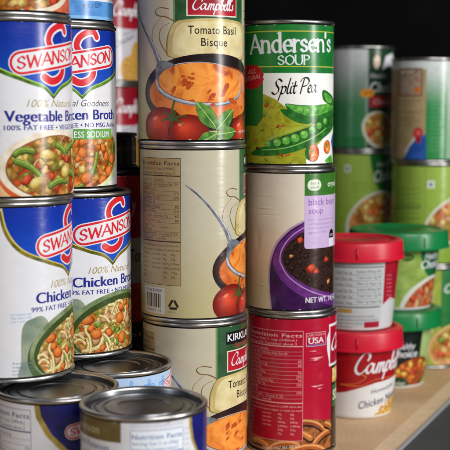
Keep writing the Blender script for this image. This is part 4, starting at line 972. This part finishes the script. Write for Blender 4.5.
def tub_back(a):
    R_ = ink('#a81628', '#98142a', sc=.1); a.base(R_); PN = ink('#b7bcbd', var=.04)
    u1t = a.P(384, 275)[0]; u1b = a.P(379, 322)[0]
    a.poly([(-a.U, a.v1+1), (u1t, a.v1+1), (u1b+3, 10), (u1b, -1), (-a.U, -1)], PN)
    a.polyp([(378, 335), (382, 305), (390, 297), (398, 300), (398, 335)], ink('#c6c8ca', var=.05))
    INK = ink('#34383c'); uL = a.P(334, 290)[0]-6
    for i, y in enumerate((272, 278, 284, 290, 296, 302)):
        for x0, x1, t in ((335, 352, ('Total Fat 2g', 'Sat Fat 1g', 'Cholest 15mg')[i % 3]), (357, 381, ('Sodium 870mg 36%', 'Total Carb 12g 4%', 'Fiber 1g Sugars 2g')[i % 3])):
            A, B = a.P(x0, y+1), a.P(x1, y+1); a.text(t, A[0], A[1], 2.3, INK, w=B[0]-A[0])
        v = a.P(360, y+3)[1]; a.rect(uL, v, u1t-1.5, v+.25, INK)
    v = a.P(360, 308)[1]; a.rect(uL, v, u1t-2, v+.9, INK); v = a.P(360, 268)[1]; a.rect(uL, v, u1t-1, v+.7, INK)
    A = a.P(336, 312); B = a.P(352, 309); a.rect(A[0], A[1], B[0], B[1], ink('#b08a4a'))
    for i, y in enumerate((315, 318.5, 322, 325.5)):
        A, B = a.P(336, y+1.5), a.P((374, 377, 372, 352)[i], y+1.5); a.text('INGREDIENTS CHICKEN STOCK ENRICHED EGG NOODLES', A[0], A[1], 1.7, INK, w=B[0]-A[0])
    A, B = a.P(364, 328), a.P(379, 321); a.rect(A[0], A[1], B[0], B[1], ink('#a01c34'))
    for i in range(7): a.textp('recipe', (386.5, 276+i*4), (391.5, 275.5+i*4), 2, ink('#d07a84'))
def tub_front(a):
    R_ = ink('#a8121c', '#8f0f18', sc=.08); a.base(ink('#d8d8d8', var=.03)); top = a.v1
    a.polyp([(325, 345), (325, 393), (345, 392), (360, 388), (375, 383), (392, 377), (402, 372), (402, 345)], R_)
    a.strokep([[(340, 384), (354, 384), (362, 381), (366, 377), (362, 375)], [(340, 384), (360, 386), (378, 379), (398, 373)]], 1.1, ink('#c8762a'), nib=(.4, .4))
    scriptp(a, CAMP, (354, 374), (402, 364), 10, 7.6, WHT, 2.7)
    random.seed(12); q = a.P(388, 424)
    a.polyp([(358, 430), (366, 421), (376, 413), (388, 405), (398, 400), (400, 430)], food_ink('golden_noodles', ['#a87a2c', '#c8983c', '#dcb860'], .25))
    e = (a.P(386, 418)[0], 6, 16, 9, .5)
    for i in range(26): bean(a, e, rnd_in(e), random.uniform(5, 9), 1.5, random.uniform(0, PI), O3('#8a5a1a', '#d0a03c', '#ecc878'), .25)
    a.textp('Homestyle', (371, 394), (392, 385), 4.2, ink('#33353f'), shear=.2, bold=.02)
    a.textp('Chicken Noodle', (359, 409), (397, 391), 7.6, ink('#2a3252'), shear=.3, bold=.005)
def hc_logo(a, u, v, k=1, m=None):
    m = m or WHT; a.text('Healthy', u, v+5.5*k, 5.2*k, m, w=19*k, bold=.03, shear=.15); a.text('Choice', u-3*k, v-2*k, 6.6*k, m, w=25*k, bold=.05, shear=.1)
def tub_green(a):
    a.base(ink('#7f9f40', '#a3bb6a', sc=.06))
    q = a.P(408, 257.5); a.ell(q[0], q[1], 5.6, 3.8, ink('#3f6a2a')); a.text('Since', q[0]-3.6, q[1]-.8, 1.8, ink('#a8c878'), w=7)
    a.polyp([(419, 240), (421, 258), (425, 272), (431, 281), (438, 279), (443, 268), (446, 240)], ink('#1a6a36', '#12502a', sc=.1))
    A = a.P(421, 268); hc_logo(a, A[0]+3.5, A[1]+1.5, 1.15)
    random.seed(3); e0_ = a.P(424, 303); e = (e0_[0]+2, e0_[1], 29, 19, .6)
    a.ell(e[0], e[1], 33, 23, ink('#d0d4c8'), .5, 40); a.ell(e[0], e[1], 29, 19, mix_ink('red_soup', ['#8f4a20', '#b8703a', '#c89a60', '#a83c24', '#b86a4c'], .16, .35), .6, 40)
    for i in range(22): chunk(a, e, rnd_in(e), random.uniform(3, 6), .6, random.uniform(0, PI), random.choice([TOMATO, MEAT, CARROT, MEAT])())
    q = a.P(431, 304); a.ell(q[0], q[1]-1, 9.5, 9, ink('#2a5a24')); a.text('Chicken', q[0], q[1]+.6, 3, ink('#c8d8b0'), w=12, align='c'); a.text('Noodle', q[0], q[1]-3.8, 3, ink('#c8d8b0'), w=11, align='c')
def tub_black(a):
    a.base(ink('#15201a', '#0c120f', sc=.1)); u = a.P(421, 345)[0]
    a.rect(u, a.v0, u+60, a.v1, ink('#8aa858', '#a5bd78', v=(0, 50)))
    A = a.P(394, 356); hc_logo(a, A[0]+0, A[1]+.5, 1.05)
    random.seed(5); e0_ = a.P(412, 372); e = (e0_[0]+2, e0_[1], 22, 13, .2)
    a.ell(e[0], e[1]-1, 23.5, 14.5, ink('#3a1c14'), .2, 40); a.ell(e[0], e[1], 22, 13, food_ink('tortilla_soup', ['#5a2410', '#9a4a1c', '#7a2c14'], .25), .2, 40)
    for i in range(30): chunk(a, e, rnd_in(e), random.uniform(2, 4), .7, random.uniform(0, PI), random.choice([CARROT, TOMATO, lambda: O3('#8a5a10', '#dca428', '#f3cf68')])())
    q = a.P(396, 390); a.ell(q[0]+1, q[1]+3, 12, 9.5, ink('#12381c')); a.text('Chicken', q[0]-7, q[1]+4.6, 3.6, ink('#d8e0d0'), w=16, bold=.02); a.text('Tortilla', q[0]-7, q[1]-.6, 3.6, ink('#d8e0d0'), w=14, bold=.02)
    for i, y in enumerate((348, 354)): q = a.P(428, y); a.ell(q[0], q[1], 4, 1.6, ink('#b8cf90'), .5, 14)
tub('soup_tub', 'red lidded tub with white nutrition panel, stacked on the other red tub', .1105, 1.001, .0745, .0745, .0405, .0375, .0315, REDPL, tub_back, 'red soup tubs')
tub('soup_tub', 'red lidded tub with white script name and noodle picture, standing on the brown board', .1113, 1.001, 0, .0745, .0405, .0375, .0315, REDPL, tub_front, 'red soup tubs')
tub('soup_tub', 'upper green lidded tub, lime label, stacked behind the red tubs', .1621, 1.105, .073, .073, .0466, .0385, .031, GREENPL, tub_green, 'green soup tubs')
tub('soup_tub', 'green lidded tub with black label and yellow food, lower of the two green ones', .1566, 1.105, 0, .073, .0466, .0385, .031, GREENPL, tub_black, 'green soup tubs')
